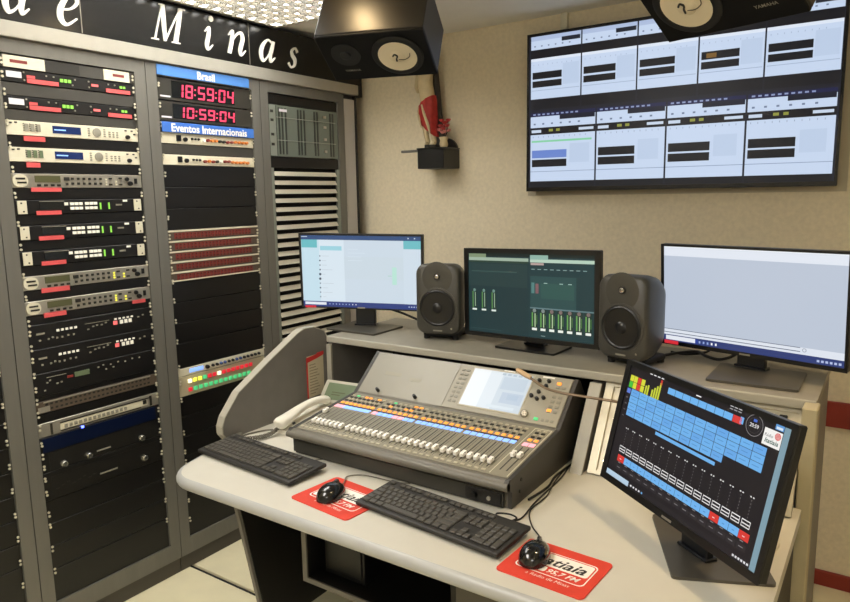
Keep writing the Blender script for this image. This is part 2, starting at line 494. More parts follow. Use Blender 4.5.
# ---- rack with the audio units
t = dev(1, 0, 1, 'power_meter_unit', 'dark rack unit with a cream plate at each end, topmost in its rack', 'rack unit', 'blank_grey')
fb(t, 'end_plate', .014, .148, .003, U-.003, 'dev_cream'); fb(t, 'end_plate', .36, OW-.02, .003, U-.003, 'dev_cream')
fb(t, 'readout', .035, .09, .018, .028, 'jack_red', .004); fb(t, 'readout', .395, .44, .018, .028, 'jack_red', .004)
fb(t, 'cover_plate', .15, .27, .003, U-.003, 'btn_dark', .001)
for n, lab in ((1, 'upper of the two black units with red tape and green lights'), (3, 'lower of the two black units with red tape and green lights')):
    t = dev(1, n, 1, 'line_driver', lab, 'rack unit', 'dev_black', group='black units with green lights')
    fb(t, 'name_tag', .02, .068, .015, .034, 'tape_white')
    fb(t, 'tape_label', .085, .19, .002, .016, 'tape_red'); fb(t, 'tape_label', .365, .46, .002, .016, 'tape_red')
    fb(t, 'tape_label', .085, .112, .018, .027, 'tape_red', .002)
    fb(t, 'red_lamp', .31, .335, .017, .025, 'led_red')
    for x in (.197, .211, .225): fb(t, 'green_lamp', x, x+.01, .018, .029, 'led_green')
    for x in (.42, .433): fb(t, 'green_lamp', x, x+.009, .022, .03, 'led_green')
    cluster(t, 'small_controls', [(.076, .035), (.076, .01), (.15, .032), (.175, .032), (.24, .012), (.25, .032), (.3, .032), (.3, .012), (.375, .031), (.4, .031), (.475, .012)], .005, .005, 'dev_silver')
blanks(1, [(2, 3), (4, 4.8)], 'blank_grey')
for n, lab in ((5, 'upper of the two cream processors with a blue display'), (7, 'lower of the two cream processors with a blue display')):
    t = dev(1, n-.2, 1.15, 'audio_processor', lab, 'audio processor', 'dev_cream', group='cream processors with blue displays')
    fb(t, 'display', .155, .255, .014, .039, 'lcd_blue', .002)
    fb(t, 'display_text', .16, .2, .024, .028, 'lit_strip_blue', .0026)
    for x in (.062, .082, .102): fb(t, 'level_meter', x, x+.012, .015, .04, 'lcd_green' if n == 7 else 'btn_grey', .002)
    cluster(t, 'meter_marks', [(x, z) for x in (.059, .079, .099) for z in (.018, .025, .032, .039)], .003, .003, 'btn_dark', .0025)
    b = NB(); lathe(b, [(.0155, 0), (.0155, -.003), (.006, -.004)], seg=18); part('jog_pad', b, 'btn_grey', t, (.315, -.002, .026))
    cluster(t, 'small_buttons', [(.285, z) for z in (.014, .022, .03, .038)] + [(.345, z) for z in (.014, .022, .03, .038)] + [(x, z) for x in (.365, .38, .395) for z in (.014, .022, .03)], .007, .004, 'btn_grey', .002)
    fknob(t, 'knob', .435, .016, .008, .012, 'knob_black')
    cluster(t, 'sockets', [(.43, .04), (.455, .04), (.465, .028), (.018, .04), (.035, .042)], .008, .005, 'btn_dark', .002)
    tp = fb(t, 'tape_label', .055, .125 if n == 5 else .1, -.017, -.001, 'tape_red', .004)
blanks(1, [(5.95, 6.8), (7.95, 8.8), (9.95, 10.85), (12, 12.85), (14, 14.85), (16, 16.8), (17.95, 18.8)])
OV = {9: 'topmost of the three silver effects units with an oval badge', 17: 'middle of the three silver effects units with an oval badge', 19: 'lowest of the three silver effects units with an oval badge'}
for n in (9, 17, 19):
    t = dev(1, n-.2, 1.15, 'effects_unit', OV[n], 'effects unit', 'dev_silver', group='silver effects units')
    b = NB(); prism(b, [(p[0]*1.0, p[1]) for p in rrect(.05, .042, .02, 4, .03, .025)], 'y', -.0045, -.0016); part('oval_badge', b, 'dev_cream', t)
    cluster(t, 'badge_bars', [(.03, .032), (.034, .019)], .03, .006, 'btn_dark', .004)
    fb(t, 'display', .078, .165, .02, .042, 'lcd_olive', .002)
    cluster(t, 'display_keys', [(x, .01) for x in (.09, .113, .136, .158)], .011, .007, 'btn_dark', .004)
    fb(t, 'select_key', .178, .196, .026, .038, 'btn_dark', .004)
    cluster(t, 'key_grid', [(x, z) for x in (.208, .229, .25, .271, .292, .313) for z in (.016, .033)] + [(.187, .014)], .008, .008, 'btn_dark', .004)
    cluster(t, 'level_lamps', [(.335, .013), (.335, .022), (.335, .031), (.375, .013), (.375, .024)], .007, .006, 'lit_yellow' if n > 10 else 'dev_cream', .002)
    cluster(t, 'mode_keys', [(.352, .035), (.352, .013), (.392, .036), (.392, .013)], .012, .006, 'btn_dark', .003)
    fknob(t, 'knob', .418, .033, .008, .01, 'knob_black'); fknob(t, 'knob', .43, .017, .009, .012, 'knob_black')
    fb(t, 'power_switch', .45, .46, .016, .036, 'knob_black', .004)
    if n == 9: fb(t, 'tape_label', .062, .165, -.012, .002, 'tape_red', .004)
    else: fb(t, 'tape_label', .062, .16 if n == 17 else .14, -.012, .004, 'tape_red', .004)
    if n == 19: fb(t, 'tape_label', .4, .455, -.01, .003, 'tape_red', .004)
EA = {11: 'topmost of the three black switchers with cream ears', 13: 'middle of the three black switchers with cream ears', 15: 'lowest of the three black switchers with cream ears'}
for n in (11, 13, 15):
    t = dev(1, n-.15, 1.15, 'signal_switcher', EA[n], 'switcher', 'dev_black', group='black switchers with cream ears')
    for a in (.012, OW-.042):
        e = fb(t, 'rack_ear', a, a+.03, .003, .047, 'dev_cream', .004, .001)
        cluster(e, 'ear_holes', [(a+.012, .039), (a+.018, .011)], .005, .005, 'btn_dark', .005)
    fb(t, 'display', .085, .17, .016, .042, 'lcd_dark', .002)
    fb(t, 'display_bar', .085, .17, .043, .045, 'btn_grey', .003)
    me = shared('switch_key', lambda b: bx(b, -.0065, .0065, -.006, 0, -.005, .005, .001, 1), 'btn_white')
    for x in (.197, .213, .229, .252, .268, .284):
        for z in (.018, .034): put('push_button', me, t, (x, -.002, z))
    put('push_button', me, t, (.176, -.002, .034))
    for x in (.302, .335): fb(t, 'green_meter', x, x+.005, .012, .036, 'led_green')
    fb(t, 'badge', .365, .39, .024, .03, 'btn_grey', .002); fb(t, 'corner_lamp', .395, .412, .038, .045, 'btn_white')
    fb(t, 'tape_label', .072, .157, -.002, .012, 'tape_red', .004)
blanks(1, [(19.95, 20.7)])
for k, n in enumerate((20.7, 22.7)):
    t = dev(1, n, 2, 'intercom_panel', ('upper' if k == 0 else 'lower')+' of the two black panels with red and white square keys', 'rack unit', 'dev_black', group='black panels with square keys')
    fb(t, 'name_tag', .03, .058, .05, .056, 'btn_grey', .002)
    for x in (.1, .116, .132, .148, .164): fb(t, 'white_key', x, x+.009, .052, .06, 'btn_white')
    cluster(t, 'small_controls', [(.07, .03), (.085, .034), (.1, .03), (.118, .03), (.14, .033), (.16, .032), (.04, .03)], .006, .006, 'btn_grey')
    for x in (.32, .337, .354, .371, .388): fb(t, 'white_key', x, x+.009, .058, .064, 'btn_white')
    fb(t, 'red_key', .315, .33, .04, .054, 'led_red')
    for x in (.342, .36, .378): fb(t, 'square_key', x, x+.012, .04, .054, 'btn_white')
    fb(t, 'frame_line', .205, .3, .06, .062, 'btn_grey', .001)
    cluster(t, 'socket_marks', [(.215, .04), (.235, .048), (.25, .05), (.268, .049), (.285, .054), (.42, .055), (.44, .06)], .007, .005, 'btn_grey')
t = dev(1, 24.7, 1.9, 'tuner_unit', 'black unit with a small green display, below the square keys', 'rack unit', 'dev_black')
fb(t, 'display', .15, .205, .044, .062, 'lcd_green', .002); fb(t, 'red_lamp', .122, .142, .046, .055, 'jack_red', .003)
fb(t, 'frame_line', .05, .12, .063, .065, 'btn_grey', .001)
cluster(t, 'small_controls', [(.05, .046), (.06, .052), (.085, .036), (.1, .038), (.04, .02), (.24, .06), (.26, .065), (.29, .061), (.32, .065), (.27, .047), (.3, .049), (.35, .06), (.38, .065), (.41, .063)], .006, .005, 'btn_grey')
blanks(1, [(26.6, 27)])
t = dev(1, 27, 1, 'patch_strip', 'brown perforated patch strip low in the rack', 'patch panel', 'dev_brown')
cluster(t, 'jack_row', [(.04+.0175*k, z) for k in range(24) for z in (.013, .03)], .009, .007, 'btn_dark', .001)
fb(t, 'edge_strip', .01, .05, .004, U-.02, 'dev_silver', .002); fb(t, 'edge_strip', .03, OW-.03, .036, .041, 'dev_silver', .002)
blanks(1, [(28, 28.8)])
t = dev(1, 28.8, 1.2, 'recorder_unit', 'silver unit with one long slot, above the painted blue reflection', 'rack unit', 'dev_silver')
fb(t, 'slot', .08, .43, .012, .034, 'dev_cream', .001)
fb(t, 'slot_edge', .08, .44, .036, .04, 'btn_dark', .002); fb(t, 'slot_edge', .08, .4, .007, .01, 'btn_dark', .002)
cluster(t, 'key_row', [(.1+.018*k, .022) for k in range(14)], .011, .012, 'btn_grey', .003)
fb(t, 'end_bar', .045, .052, .005, .045, 'btn_dark', .003); fb(t, 'end_bar', .44, .449, .005, .045, 'btn_dark', .003); fb(t, 'dark_key', .41, .425, .018, .034, 'btn_dark', .003)
fb(t, 'blue_lamp', .155, .163, -.004, .004, 'led_blue', .005)
t = dev(1, 30, 3, 'power_amplifier', 'black amplifier with a painted blue LED reflection and chrome knobs', 'amplifier', 'dev_black')
fb(t, 'blue_reflection', .012, OW-.02, .075, .125, 'dev_blue_reflection', .002)  # blue LED reflection painted as a tinted strip on the faceplate
fb(t, 'recess', .03, .47, .004, .07, 'rack_black', .001)
for x in (.078, .172, .39): fknob(t, 'knob', x, .016, .0125, .016, 'knob_chrome', 18)
fb(t, 'badge', .205, .26, .018, .023, 'btn_grey', .003)
t = dev(1, 33, 2.4, 'power_amplifier', 'black amplifier with one chrome knob, lowest unit in its rack', 'amplifier', 'dev_black')
fb(t, 'recess', .03, .47, .02, .085, 'rack_black', .001)
fknob(t, 'knob', .395, .035, .0125, .016, 'knob_chrome', 18); fb(t, 'badge', .21, .28, .03, .035, 'btn_grey', .003)
cluster(t, 'vent_marks', [(.05+.02*k, .035+.006*(k % 3)) for k in range(8)], .012, .004, 'btn_dark', .002)
blanks(1, [(35.4, 37.4), (37.4, 39.4), (39.4, 41.4), (41.4, 44.3)])
screws(1, [0, 1, 2.3, 3.3, 4.5, 6.2, 8, 10, 12.2, 14, 16.2, 18, 20, 20.8, 22, 23, 24.2, 25.4, 26.4, 27.5, 28.6, 30, 31, 32, 33, 34.2, 36, 37, 39, 41])

# ---- rack with the clocks
def seg7(t, x, z, w_, h_, digit):
    ON = {'0': 'abcdef', '1': 'bc', '4': 'fgbc', '5': 'afgcd', '8': 'abcdefg', '9': 'abcdfg'}[digit]
    th = .0068
    S = {'a': (0, w_, h_-th, h_), 'd': (0, w_, 0, th), 'g': (0, w_, h_/2-th/2, h_/2+th/2), 'f': (0, th, h_/2, h_), 'b': (w_-th, w_, h_/2, h_), 'e': (0, th, 0, h_/2), 'c': (w_-th, w_, 0, h_/2)}
    b = NB()
    for s in ON:
        a0, a1, c0, c1 = S[s]
        if s in 'adg': a0 += .002; a1 -= .002
        else: c0 += .002; c1 -= .002
        bx(b, a0, a1, -.0045, -.0015, c0, c1)
    bmesh.ops.transform(b, matrix=Matrix.Shear('XY', 4, (0, 0)), verts=b.verts[:])
    for v in b.verts: v.co.x += .1*v.co.z
    part('digit', b, 'seg_red', t, (x, -.002, z))
def clock(n, h, s, label):
    t = dev(2, n, h, 'digital_clock', label, 'clock', 'clock_face', .1, group='red digital clocks')
    fb(t, 'window', .068, .385, .012, U*h-.008, 'clock_window', .001)
    hh = U*h-.034; x = .085
    for c in s:
        if c == ':':
            b = NB(); bx(b, 0, .006, -.0045, -.0015, hh*.25, hh*.25+.006); bx(b, .003, .009, -.0045, -.0015, hh*.65, hh*.65+.006)
            part('colon', b, 'seg_red', t, (x-.002, -.002, .016)); x += .015
        else: seg7(t, x, .016, .034, hh, c); x += .0455
    fb(t, 'name_tag', .014, .06, .012, .018, 'tape_white', .002)
clock(0.0, 2.0, '18:59:04', 'red digital clock showing 18:59:04, under the blue Brasil plate')
clock(2.05, 1.8, '10:59:04', 'red digital clock showing 10:59:04, the lower of the two')
def plate(i, zc, hgt, txt, size, label, x0, x1, bold=.03, pm='plate_blue'):
    t = thing('name_plate', label, 'sign', (XR+.003, ry(i), zc), ROT)
    b = NB(); bx(b, x0, x1, -.002, .002, -hgt/2, hgt/2, .0008, 1); part('plate', b, pm, t)
    V, Fs = text_geo(txt, size, bold); a, c = text_w(txt, size, bold)
    b = NB(); vv = [b.verts.new((x-(a+c)/2+(x0+x1)/2, -.0026, z-size*.36)) for x, z in V]
    for f in Fs:
        try: b.faces.new([vv[k] for k in f])
        except ValueError: pass
    part('lettering', b, 'letter_white', t)
plate(2, 2.083, .040, 'Brasil', .042, 'blue plate reading Brasil above the clocks', .0, .465, .03, 'plate_sky')
plate(2, 1.866, .040, 'Eventos Internacionais', .043, 'blue plate reading Eventos Internacionais under the clocks', .006, .478, .025)
for n, h, lab in ((4.85, 1.05, 'upper of the two thin cream units with orange plugs'), (6.85, 1.0, 'lower of the two thin cream units with orange plugs')):
    t = dev(2, n, h, 'headphone_amplifier', lab, 'rack unit', 'dev_cream', group='thin cream units')
    fb(t, 'dark_socket', .075, .095, .012, .036, 'knob_black', .004); fknob(t, 'knob', .115, .02, .009, .012, 'knob_black')
    for x in (.15, .166, .182): fknob(t, 'knob', x, .024, .005, .008, 'knob_black', 8)
    for k in range(12):
        b = NB(); cyl(b, (.205+.021*k, -.008, .018+.004*random.random()), .006, .014, 'y', 8)
        part('plug', b, random.choice(['jack_red', 'jack_red', 'jack_orange', 'btn_white', 'btn_dark', 'jack_orange']) if k < 8 else 'jack_orange', t)
blanks(2, [(5.9, 6.85)], 'blank_grey')
blanks(2, [(3.9, 4.85), (7.85, 9.85), (9.85, 11.85), (11.85, 13.85), (18.75, 20.75), (20.75, 22.75), (22.75, 24.75), (24.75, 27.2), (30.0, 32), (32, 34), (34, 36), (36, 38), (38, 40), (40, 44.3)])
ORD = ['topmost', 'second', 'middle', 'fourth', 'lowest']
for k in range(5):
    n = 13.85+.98*k
    t = dev(2, n, .98, 'patchbay', '%s of the five red patch panels in the clock rack%s' % (ORD[k], '' if k in (0, 2, 4) else ', counted from the top'), 'patch panel', 'dev_brown', group='red patch panels')
    fb(t, 'top_strip', .004, OW-.004, .034, .041, 'dev_cream', .004)
    if k == 4: fb(t, 'bottom_strip', .004, OW-.004, .001, .006, 'dev_cream', .004)
    me = shared('jack_block', lambda b: bx(b, -.0075, .0075, -.003, 0, -.012, .012, .001, 1), 'jack_red')
    for j in range(22): put('jack_block', me, t, (.04+.0185*j, -.002, .018))
    cluster(t, 'jack_holes', [(.04+.0185*j, z) for j in range(22) for z in (.011, .024)], .005, .005, 'btn_dark', .004)
t = dev(2, 27.2, .8, 'telephone_hybrid', 'slim cream unit with a pale display, above the lit push buttons', 'rack unit', 'dev_cream')
fb(t, 'display', .06, .13, .01, .026, 'lit_strip_blue', .002)
fknob(t, 'knob', .15, .017, .009, .012, 'knob_black')
for k in range(13):
    fknob(t, 'knob', .18+.022*k, .017, .0065, .01, 'knob_black' if k not in (2, 3, 6, 7) else 'jack_blue', 10)
t = dev(2, 28, 2.0, 'button_panel', 'beige panel with a red row and a green row of lit push buttons', 'button panel', 'dev_beige')
def lit(material): return shared('lit_button_'+material, lambda b: bx(b, -.0082, .0082, -.008, 0, -.0082, .0082, .002, 2), material)
row1 = ['white', 'yellow', 'yellow', 'green', 'red', 'red', 'white']+['red']*7
for k, c in enumerate(row1): put('push_button', lit('lit_'+c), t, (.056+.0257*k, -.002, .062))
row2 = ['red']+['green']*12
for k, c in enumerate(row2): put('push_button', lit('lit_'+c), t, (.056+.0268*k, -.002, .025))
put('push_button', lit('lit_green'), t, (.43, -.002, .025))
screws(2, [0.2, 2, 3.7, 4.7, 6.6, 8.2, 10, 12.2, 14, 15, 16, 17, 18.2, 20, 22, 24, 26.5, 28, 29.7, 33, 35, 36, 38, 40, 42])

# ---- slatted rack
blanks(3, [(0, 1.1), (6.6, 7.8)])
t = dev(3, 1.1, 5.5, 'card_frame', 'grey-green glazed card frame above the slatted vent', 'card frame', 'card_green')
hh = U*5.5
fb(t, 'side_flange', .004, .045, .004, hh-.004, 'card_frame', .004)
for z in (.05, .095, .16, .2): fb(t, 'flange_hole', .012, .03, z, z+.012, 'btn_dark', .005)
fb(t, 'flange_rim', .045, .05, .004, hh-.004, 'card_slot', .003)
for x in (.065, .085, .108, .19, .21, .232, .305, .325, .42, .44): fb(t, 'card_edge', x, x+.009, .012, hh-.012, 'card_slot', .002)
for z in (.075, .18): fb(t, 'guide_line', .05, OW-.02, z, z+.003, 'card_frame', .003)
fb(t, 'name_tag', .07, .12, hh-.03, hh-.018, 'tape_white', .003)
for z in (.03, .09, .15, .2): fb(t, 'latch', .372, .392, z, z+.012, 'dev_silver', .004)
V0, V1 = 7.8, 28.0
t = thing('vent_panel', 'dark vent panel with pale horizontal slats in the rack by the wall', 'vent panel', (RX, ry(3), un(V1)), ROT)
hh = U*(V1-V0)
for a in (0, OW-.02):
    b = NB(); bx(b, a, a+.02, -.004, .007, 0, hh); part('frame_side', b, 'card_frame', t)
b = NB(); bx(b, .02, OW-.022, .03, .034, 0, hh); part('backing', b, 'rack_inner', t)
ns = 20
me = shared('slat', lambda b: prism(b, [(-.008, -.011), (.004, .010), (.007, .010), (-.004, -.011)], 'x', .022, OW-.024), 'slat')
for k in range(ns): put('slat', me, t, (0, .0, hh-.026-k*(hh-.03)/ns))
blanks(3, [(28, 30), (30, 32), (32, 34), (34, 36), (36, 38), (38, 40), (40, 44.3)])
# ---- rack at the picture edge
blanks(0, [(0, 4), (4, 8), (8, 12), (12, 16), (16, 20), (20, 22), (24, 26), (26, 28), (28, 30), (30, 32), (32, 34), (34, 36), (36, 38), (38, 40), (40, 44.3)])
t = dev(0, 22, 2, 'control_panel', 'cream rack unit at the left edge of the picture', 'rack unit', 'dev_cream')
for k in range(6): fknob(t, 'knob', .06+.07*k, .04, .012, .014, 'knob_black')
screws(0, [2, 6, 10, 14, 18, 22, 23.5, 26, 27.6, 29, 31, 33, 35, 37, 39, 41])

# ---- filler panel by the wall
t = thing('filler_panel', 'pale narrow filler panel between the last rack and the wall', 'panel', (XR, 2.826, 0), ROT)
b = NB(); bx(b, .004, .088, .006, .02, 0, 2.085, .001, 1); part('panel_face', b, 'filler_white', t)
b = NB(); bx(b, 0, .1, .02, .5, 0, 2.105); bx(b, .088, .1, -.0, .02, 0, 2.105); part('panel_return', b, 'rack_black', t)

# ---- header sign
t = thing('header_sign', 'long black sign with white italic letters above the racks', 'sign', (XR, 0.5, 0), ROT)
for a, c in ((0.0, .921-.001), (.921+.001, 1.686-.001), (1.686+.001, 2.45)):
    b = NB(); bx(b, a, c, -.012, .02, 2.161, 2.342, .001, 1); part('sign_panel', b, 'sign_black', t)
for a in (.921, 1.686):
    b = NB(); bx(b, a-.0012, a+.0012, -.0128, .0, 2.163, 2.34); part('seam_glint', b, 'dev_silver', t)  # silver strips paint the highlight along the sign panel joints
b = NB(); bx(b, 0, 2.426, -.016, .02, 2.108, 2.159, .002, 1); part('metal_band', b, 'alu_band', t)
b = NB(); bx(b, 0, 2.5, .02, .6, 2.108, 2.342); part('sign_box', b, 'rack_black', t)
GL = {
 'd': ([[(.64, .9, .07), (.38, 1.0, .1), (.12, .72, .19), (.05, .36, .22), (.2, .02, .15), (.42, .14, .08), (.62, .5, .06)],
        [(.5, 1.6, .05), (.72, 1.66, .14), (.67, 1.0, .2), (.6, .35, .2), (.66, .03, .13), (.88, .24, .06)]], []),
 'e': ([[(.1, .46, .06), (.42, .54, .08), (.62, .78, .13), (.5, .99, .11), (.25, .9, .15), (.07, .5, .21), (.12, .13, .19), (.35, -.02, .11), (.68, .24, .06)]], []),
 'M': ([[(.08, 0, .07), (.16, .8, .07), (.24, 1.5, .07)], [(.26, 1.5, .2), (.42, .75, .2), (.58, .02, .14)], [(.58, .02, .07), (.86, .75, .07), (1.14, 1.5, .07)],
        [(1.16, 1.5, .22), (1.14, .75, .22), (1.1, 0, .22)], [(-.1, .02, .05), (.08, .03, .06), (.26, .02, .05)], [(.9, .02, .05), (1.1, .03, .06), (1.34, .02, .05)],
        [(.06, 1.49, .05), (.2, 1.49, .06), (.3, 1.49, .06)], [(1.08, 1.49, .06), (1.2, 1.49, .06), (1.4, 1.49, .05)]], []),
 'i': ([[(-.02, .78, .05), (.18, .98, .14), (.2, .62, .2), (.17, .22, .2), (.28, .02, .12), (.5, .25, .05)]], [(.24, 1.4, .13)]),
 'n': ([[(-.02, .78, .05), (.17, .98, .14), (.2, .6, .2), (.14, 0, .2)], [(.2, .5, .06), (.42, .86, .1), (.66, .98, .15), (.8, .72, .2), (.73, .25, .2), (.82, .02, .12), (1.05, .25, .05)]], []),
 'a': ([[(.66, .9, .07), (.38, 1.0, .1), (.12, .72, .19), (.05, .36, .22), (.2, .02, .15), (.42, .14, .08), (.64, .5, .06)],
        [(.76, .98, .17), (.7, .6, .2), (.64, .3, .2), (.72, .03, .13), (.96, .25, .06)]], []),
 's': ([[(.54, .8, .13), (.36, 1.0, .1), (.14, .84, .15), (.2, .62, .2), (.42, .4, .2), (.42, .12, .15), (.2, 0, .1), (-.02, .2, .13)]], [])}
def letter(ch, y, z, xh, scale_x=1.0):
    b = NB(); strokes, dots = GL[ch]
    for k, s in enumerate(strokes):
        P = catmull(s, 8); L = []; Rr = []
        for i, p in enumerate(P):
            d = P[min(i+1, len(P)-1)]-P[max(i-1, 0)]; d = Vector((d.x, d.y)).normalized(); n = Vector((-d.y, d.x))*p[2]*.5
            L.append((p.x+n.x, p.y+n.y)); Rr.append((p.x-n.x, p.y-n.y))
        def C(q, dep): return ((q[0]*scale_x+.2*q[1])*xh, dep-.0003*k, q[1]*xh)
        A = [(b.verts.new(C(l, -.005)), b.verts.new(C(r_, -.005))) for l, r_ in zip(L, Rr)]
        B = [(b.verts.new(C(l, 0)), b.verts.new(C(r_, 0))) for l, r_ in zip(L, Rr)]
        for i in range(len(A)-1):
            b.faces.new((A[i][0], A[i+1][0], A[i+1][1], A[i][1]))
            b.faces.new((A[i][0], B[i][0], B[i+1][0], A[i+1][0])); b.faces.new((A[i][1], A[i+1][1], B[i+1][1], B[i][1]))
        b.faces.new((A[0][0], A[0][1], B[0][1], B[0][0])); b.faces.new((A[-1][0], B[-1][0], B[-1][1], A[-1][1]))
    for x, z_, r_ in dots: cyl(b, ((x*scale_x+.2*z_)*xh, -.0025, z_*xh), r_*xh*1.0, .005, 'y', 16)
    bmesh.ops.recalc_face_normals(b, faces=b.faces[:])
    part('letter', b, 'letter_white', t, (y-.5, -.012, z))
for ch, y, z, xh in (('d', 1.158, 2.185, .092), ('e', 1.333, 2.183, .098), ('M', 1.703, 2.19, .09), ('i', 1.936, 2.191, .09), ('n', 2.058, 2.194, .095), ('a', 2.240, 2.19, .095), ('s', 2.418, 2.186, .09)):
    letter(ch, y, z, xh)

# ------------------------------------------------------------------ console desk
DZ = .76
desk = thing('console_desk', 'large pale console desk with a raised grey monitor shelf', 'desk', (-1.0, 1.6, 0))
def dp(name, b, material, smooth=False, label=None, kind=None): return part(name, b, material, desk, (1.0, -1.6, 0), smooth=smooth, label=label, kind=kind)
XL, XRt = -1.875, -.118
YF = 1.185
def desk_outline(inset):
    r = .12-inset*.5; pts = []
    x0, y0 = XL+inset, YF+inset
    for k in range(9):
        a = rad(190+80*k/8); pts.append((x0+.072+r+r*math.cos(a), y0+r+r*math.sin(a)))
    pts += [(XRt-.03, y0), (XRt-.03, 1.93), (-.168, 1.932), (-.168, 2.2), (x0, 2.2), (x0, 1.56)]
    return pts
b = NB()
A = desk_outline(.014)
prism(b, A, 'z', DZ-.034, DZ)
dp('desktop', b, 'desk_top')
# bullnose edge swept along the outline
b = NB(); o_ = desk_outline(.014); path = [(x, y, DZ-.017) for x, y in ([(XL+.014, 2.1), (XL+.014, 1.56)] + o_[:10])]
rings = []
for i, p in enumerate(path):
    a = Vector(path[max(i-1, 0)]); c = Vector(path[min(i+1, len(path)-1)]); d = (c-a).normalized(); n = Vector((d.y, -d.x, 0))
    rings.append([b.verts.new(Vector(p)+n*(.016*math.cos(rad(q)))*1.0+Vector((0, 0, .0175*math.sin(rad(q))))) for q in range(-90, 91, 15)])
for R0, R1 in zip(rings, rings[1:]):
    for k in range(len(R0)-1): b.faces.new((R0[k], R1[k], R1[k+1], R0[k+1]))
bmesh.ops.recalc_face_normals(b, faces=b.faces[:])
dp('edge_band', b, 'desk_edge', True)
CH = [(1.488, DZ-.0), (1.468, .785), (1.468, .81), (1.48, .84), (1.545, .912), (1.69, .992), (1.84, 1.068), (1.875, 1.08), (1.93, 1.078), (1.985, 1.055), (2.0, 1.03), (2.0, DZ)]
def cheek(x0, x1, face, edge, back=2.0):
    prof = [(y, z) for y, z in CH]
    b = NB(); prism(b, prof, 'x', x0, x1); o1 = dp('side_cheek', b, face)
    b = NB(); n = len(CH)-1
    # edge strip: thin band over the sloping front and top
    for i in range(n-1):
        (ya, za), (yb, zb) = CH[i], CH[i+1]
        d = Vector((yb-ya, zb-za)).normalized(); nn = Vector((-d.y, d.x))*.004
        q = [(ya, za), (yb, zb), (yb+nn.x, zb+nn.y), (ya+nn.x, za+nn.y)]
        prism(b, q, 'x', x0-.001, x1+.001)
    dp('cheek_edge', b, edge)
cheek(-1.875, -1.845, 'cheek_grey', 'cheek_edge')
b = NB(); bx(b, -.163, -.127, 1.935, 2.004, 0, 1.03, .003, 1); dp('end_post', b, 'cheek_beige')
b = NB(); prism(b, [(1.935, DZ-.036), (1.935, 0), (1.60, 0), (1.44, DZ-.036)], 'x', -.19, -.165); dp('leg_panel', b, 'desk_black')
# hutch
b = NB(); bx(b, -1.842, -.135, 2.004, 2.46, 1.010, 1.034); dp('shelf_board', b, 'hutch_top')
b = NB(); bx(b, -1.842, -.135, 1.994, 2.004, 1.009, 1.035, .004); dp('shelf_edge', b, 'hutch_edge')
b = NB(); bx(b, -1.842, -.14, 2.43, 2.455, 0, 1.004); dp('hutch_back', b, 'desk_black')
b = NB(); bx(b, -1.842, -1.822, 2.004, 2.43, DZ, 1.004); dp('hutch_side', b, 'cheek_grey')
b = NB(); bx(b, -1.843, -1.82, 1.994, 2.004, DZ, 1.0); dp('hutch_side_edge', b, 'hutch_edge')
b = NB(); bx(b, -.157, -.136, 2.004, 2.43, 0, 1.004); dp('hutch_side', b, 'cheek_grey')
b = NB(); prism(b, [(1.845, DZ), (2.43, DZ), (2.43, 1.0), (2.0, 1.0)], 'x', -.745, -.712); dp('hutch_divider', b, 'cheek_grey')
b = NB(); prism(b, [(1.838, DZ), (1.846, DZ), (2.0, 1.0), (1.992, 1.0)], 'x', -.747, -.71); dp('divider_edge', b, 'hutch_edge')
b = NB(); bx(b, -1.82, -.745, 2.40, 2.43, DZ, 1.004); dp('hutch_lining', b, 'desk_black')
# under the desk
b = NB(); prism(b, [(1.445, DZ-.036), (2.35, DZ-.036), (2.35, 0), (1.585, 0)], 'x', -1.82, -1.80); dp('leg_panel', b, 'desk_black')
b = NB(); prism(b, [(1.434, DZ-.036), (1.446, DZ-.036), (1.586, 0), (1.574, 0)], 'x', -1.82, -1.804); dp('leg_edge', b, 'cheek_grey')
b = NB(); bx(b, -1.622, -1.606, 1.6, 2.4, .255, .72); dp('compartment_side', b, 'desk_black')
b = NB(); bx(b, -1.624, -1.604, 1.593, 1.6, .255, .72); bx(b, -1.604, -1.03, 1.593, 1.6, .255, .272); dp('compartment_edge', b, 'cheek_grey')
b = NB(); bx(b, -1.606, -1.03, 1.6, 2.4, .256, .27); dp('compartment_floor', b, 'desk_black')
b = NB(); bx(b, -1.03, -.16, 1.62, 2.4, .02, .72); dp('pedestal', b, 'desk_black')
for a, c in ((-1.0, -.6), (-.595, -.18)):
    b = NB(); bx(b, a, c, 1.6, 1.62, .05, .71, .002, 1); d_ = dp('cabinet_door', b, 'desk_door')
    b = NB(); cyl(b, (a+.05, 1.596, .56), .01, .012, 'y', 14); part('lock', b, 'knob_chrome', d_, (0, 0, 0))
b = NB(); bx(b, -1.606, -1.03, 2.33, 2.35, .27, .72); dp('compartment_back', b, 'desk_door')
# computer under the desk
t = thing('computer_tower', 'black computer tower in the open compartment under the desk', 'computer', (-1.49, 1.66, .271))
b = NB(); bx(b, -.09, .09, 0, .4, .001, .40, .004); part('case', b, 'pc_black', t)
b = NB(); bx(b, -.08, .08, -.006, 0, .02, .39, .003); part('front_cover', b, 'dev_black', t)
b = NB(); cyl(b, (.02, -.008, .22), .01, .005, 'y', 14); part('power_button', b, 'dev_silver', t)
b = NB(); bx(b, -.06, .06, -.009, -.006, .30, .305); part('disc_slot', b, 'btn_grey', t)
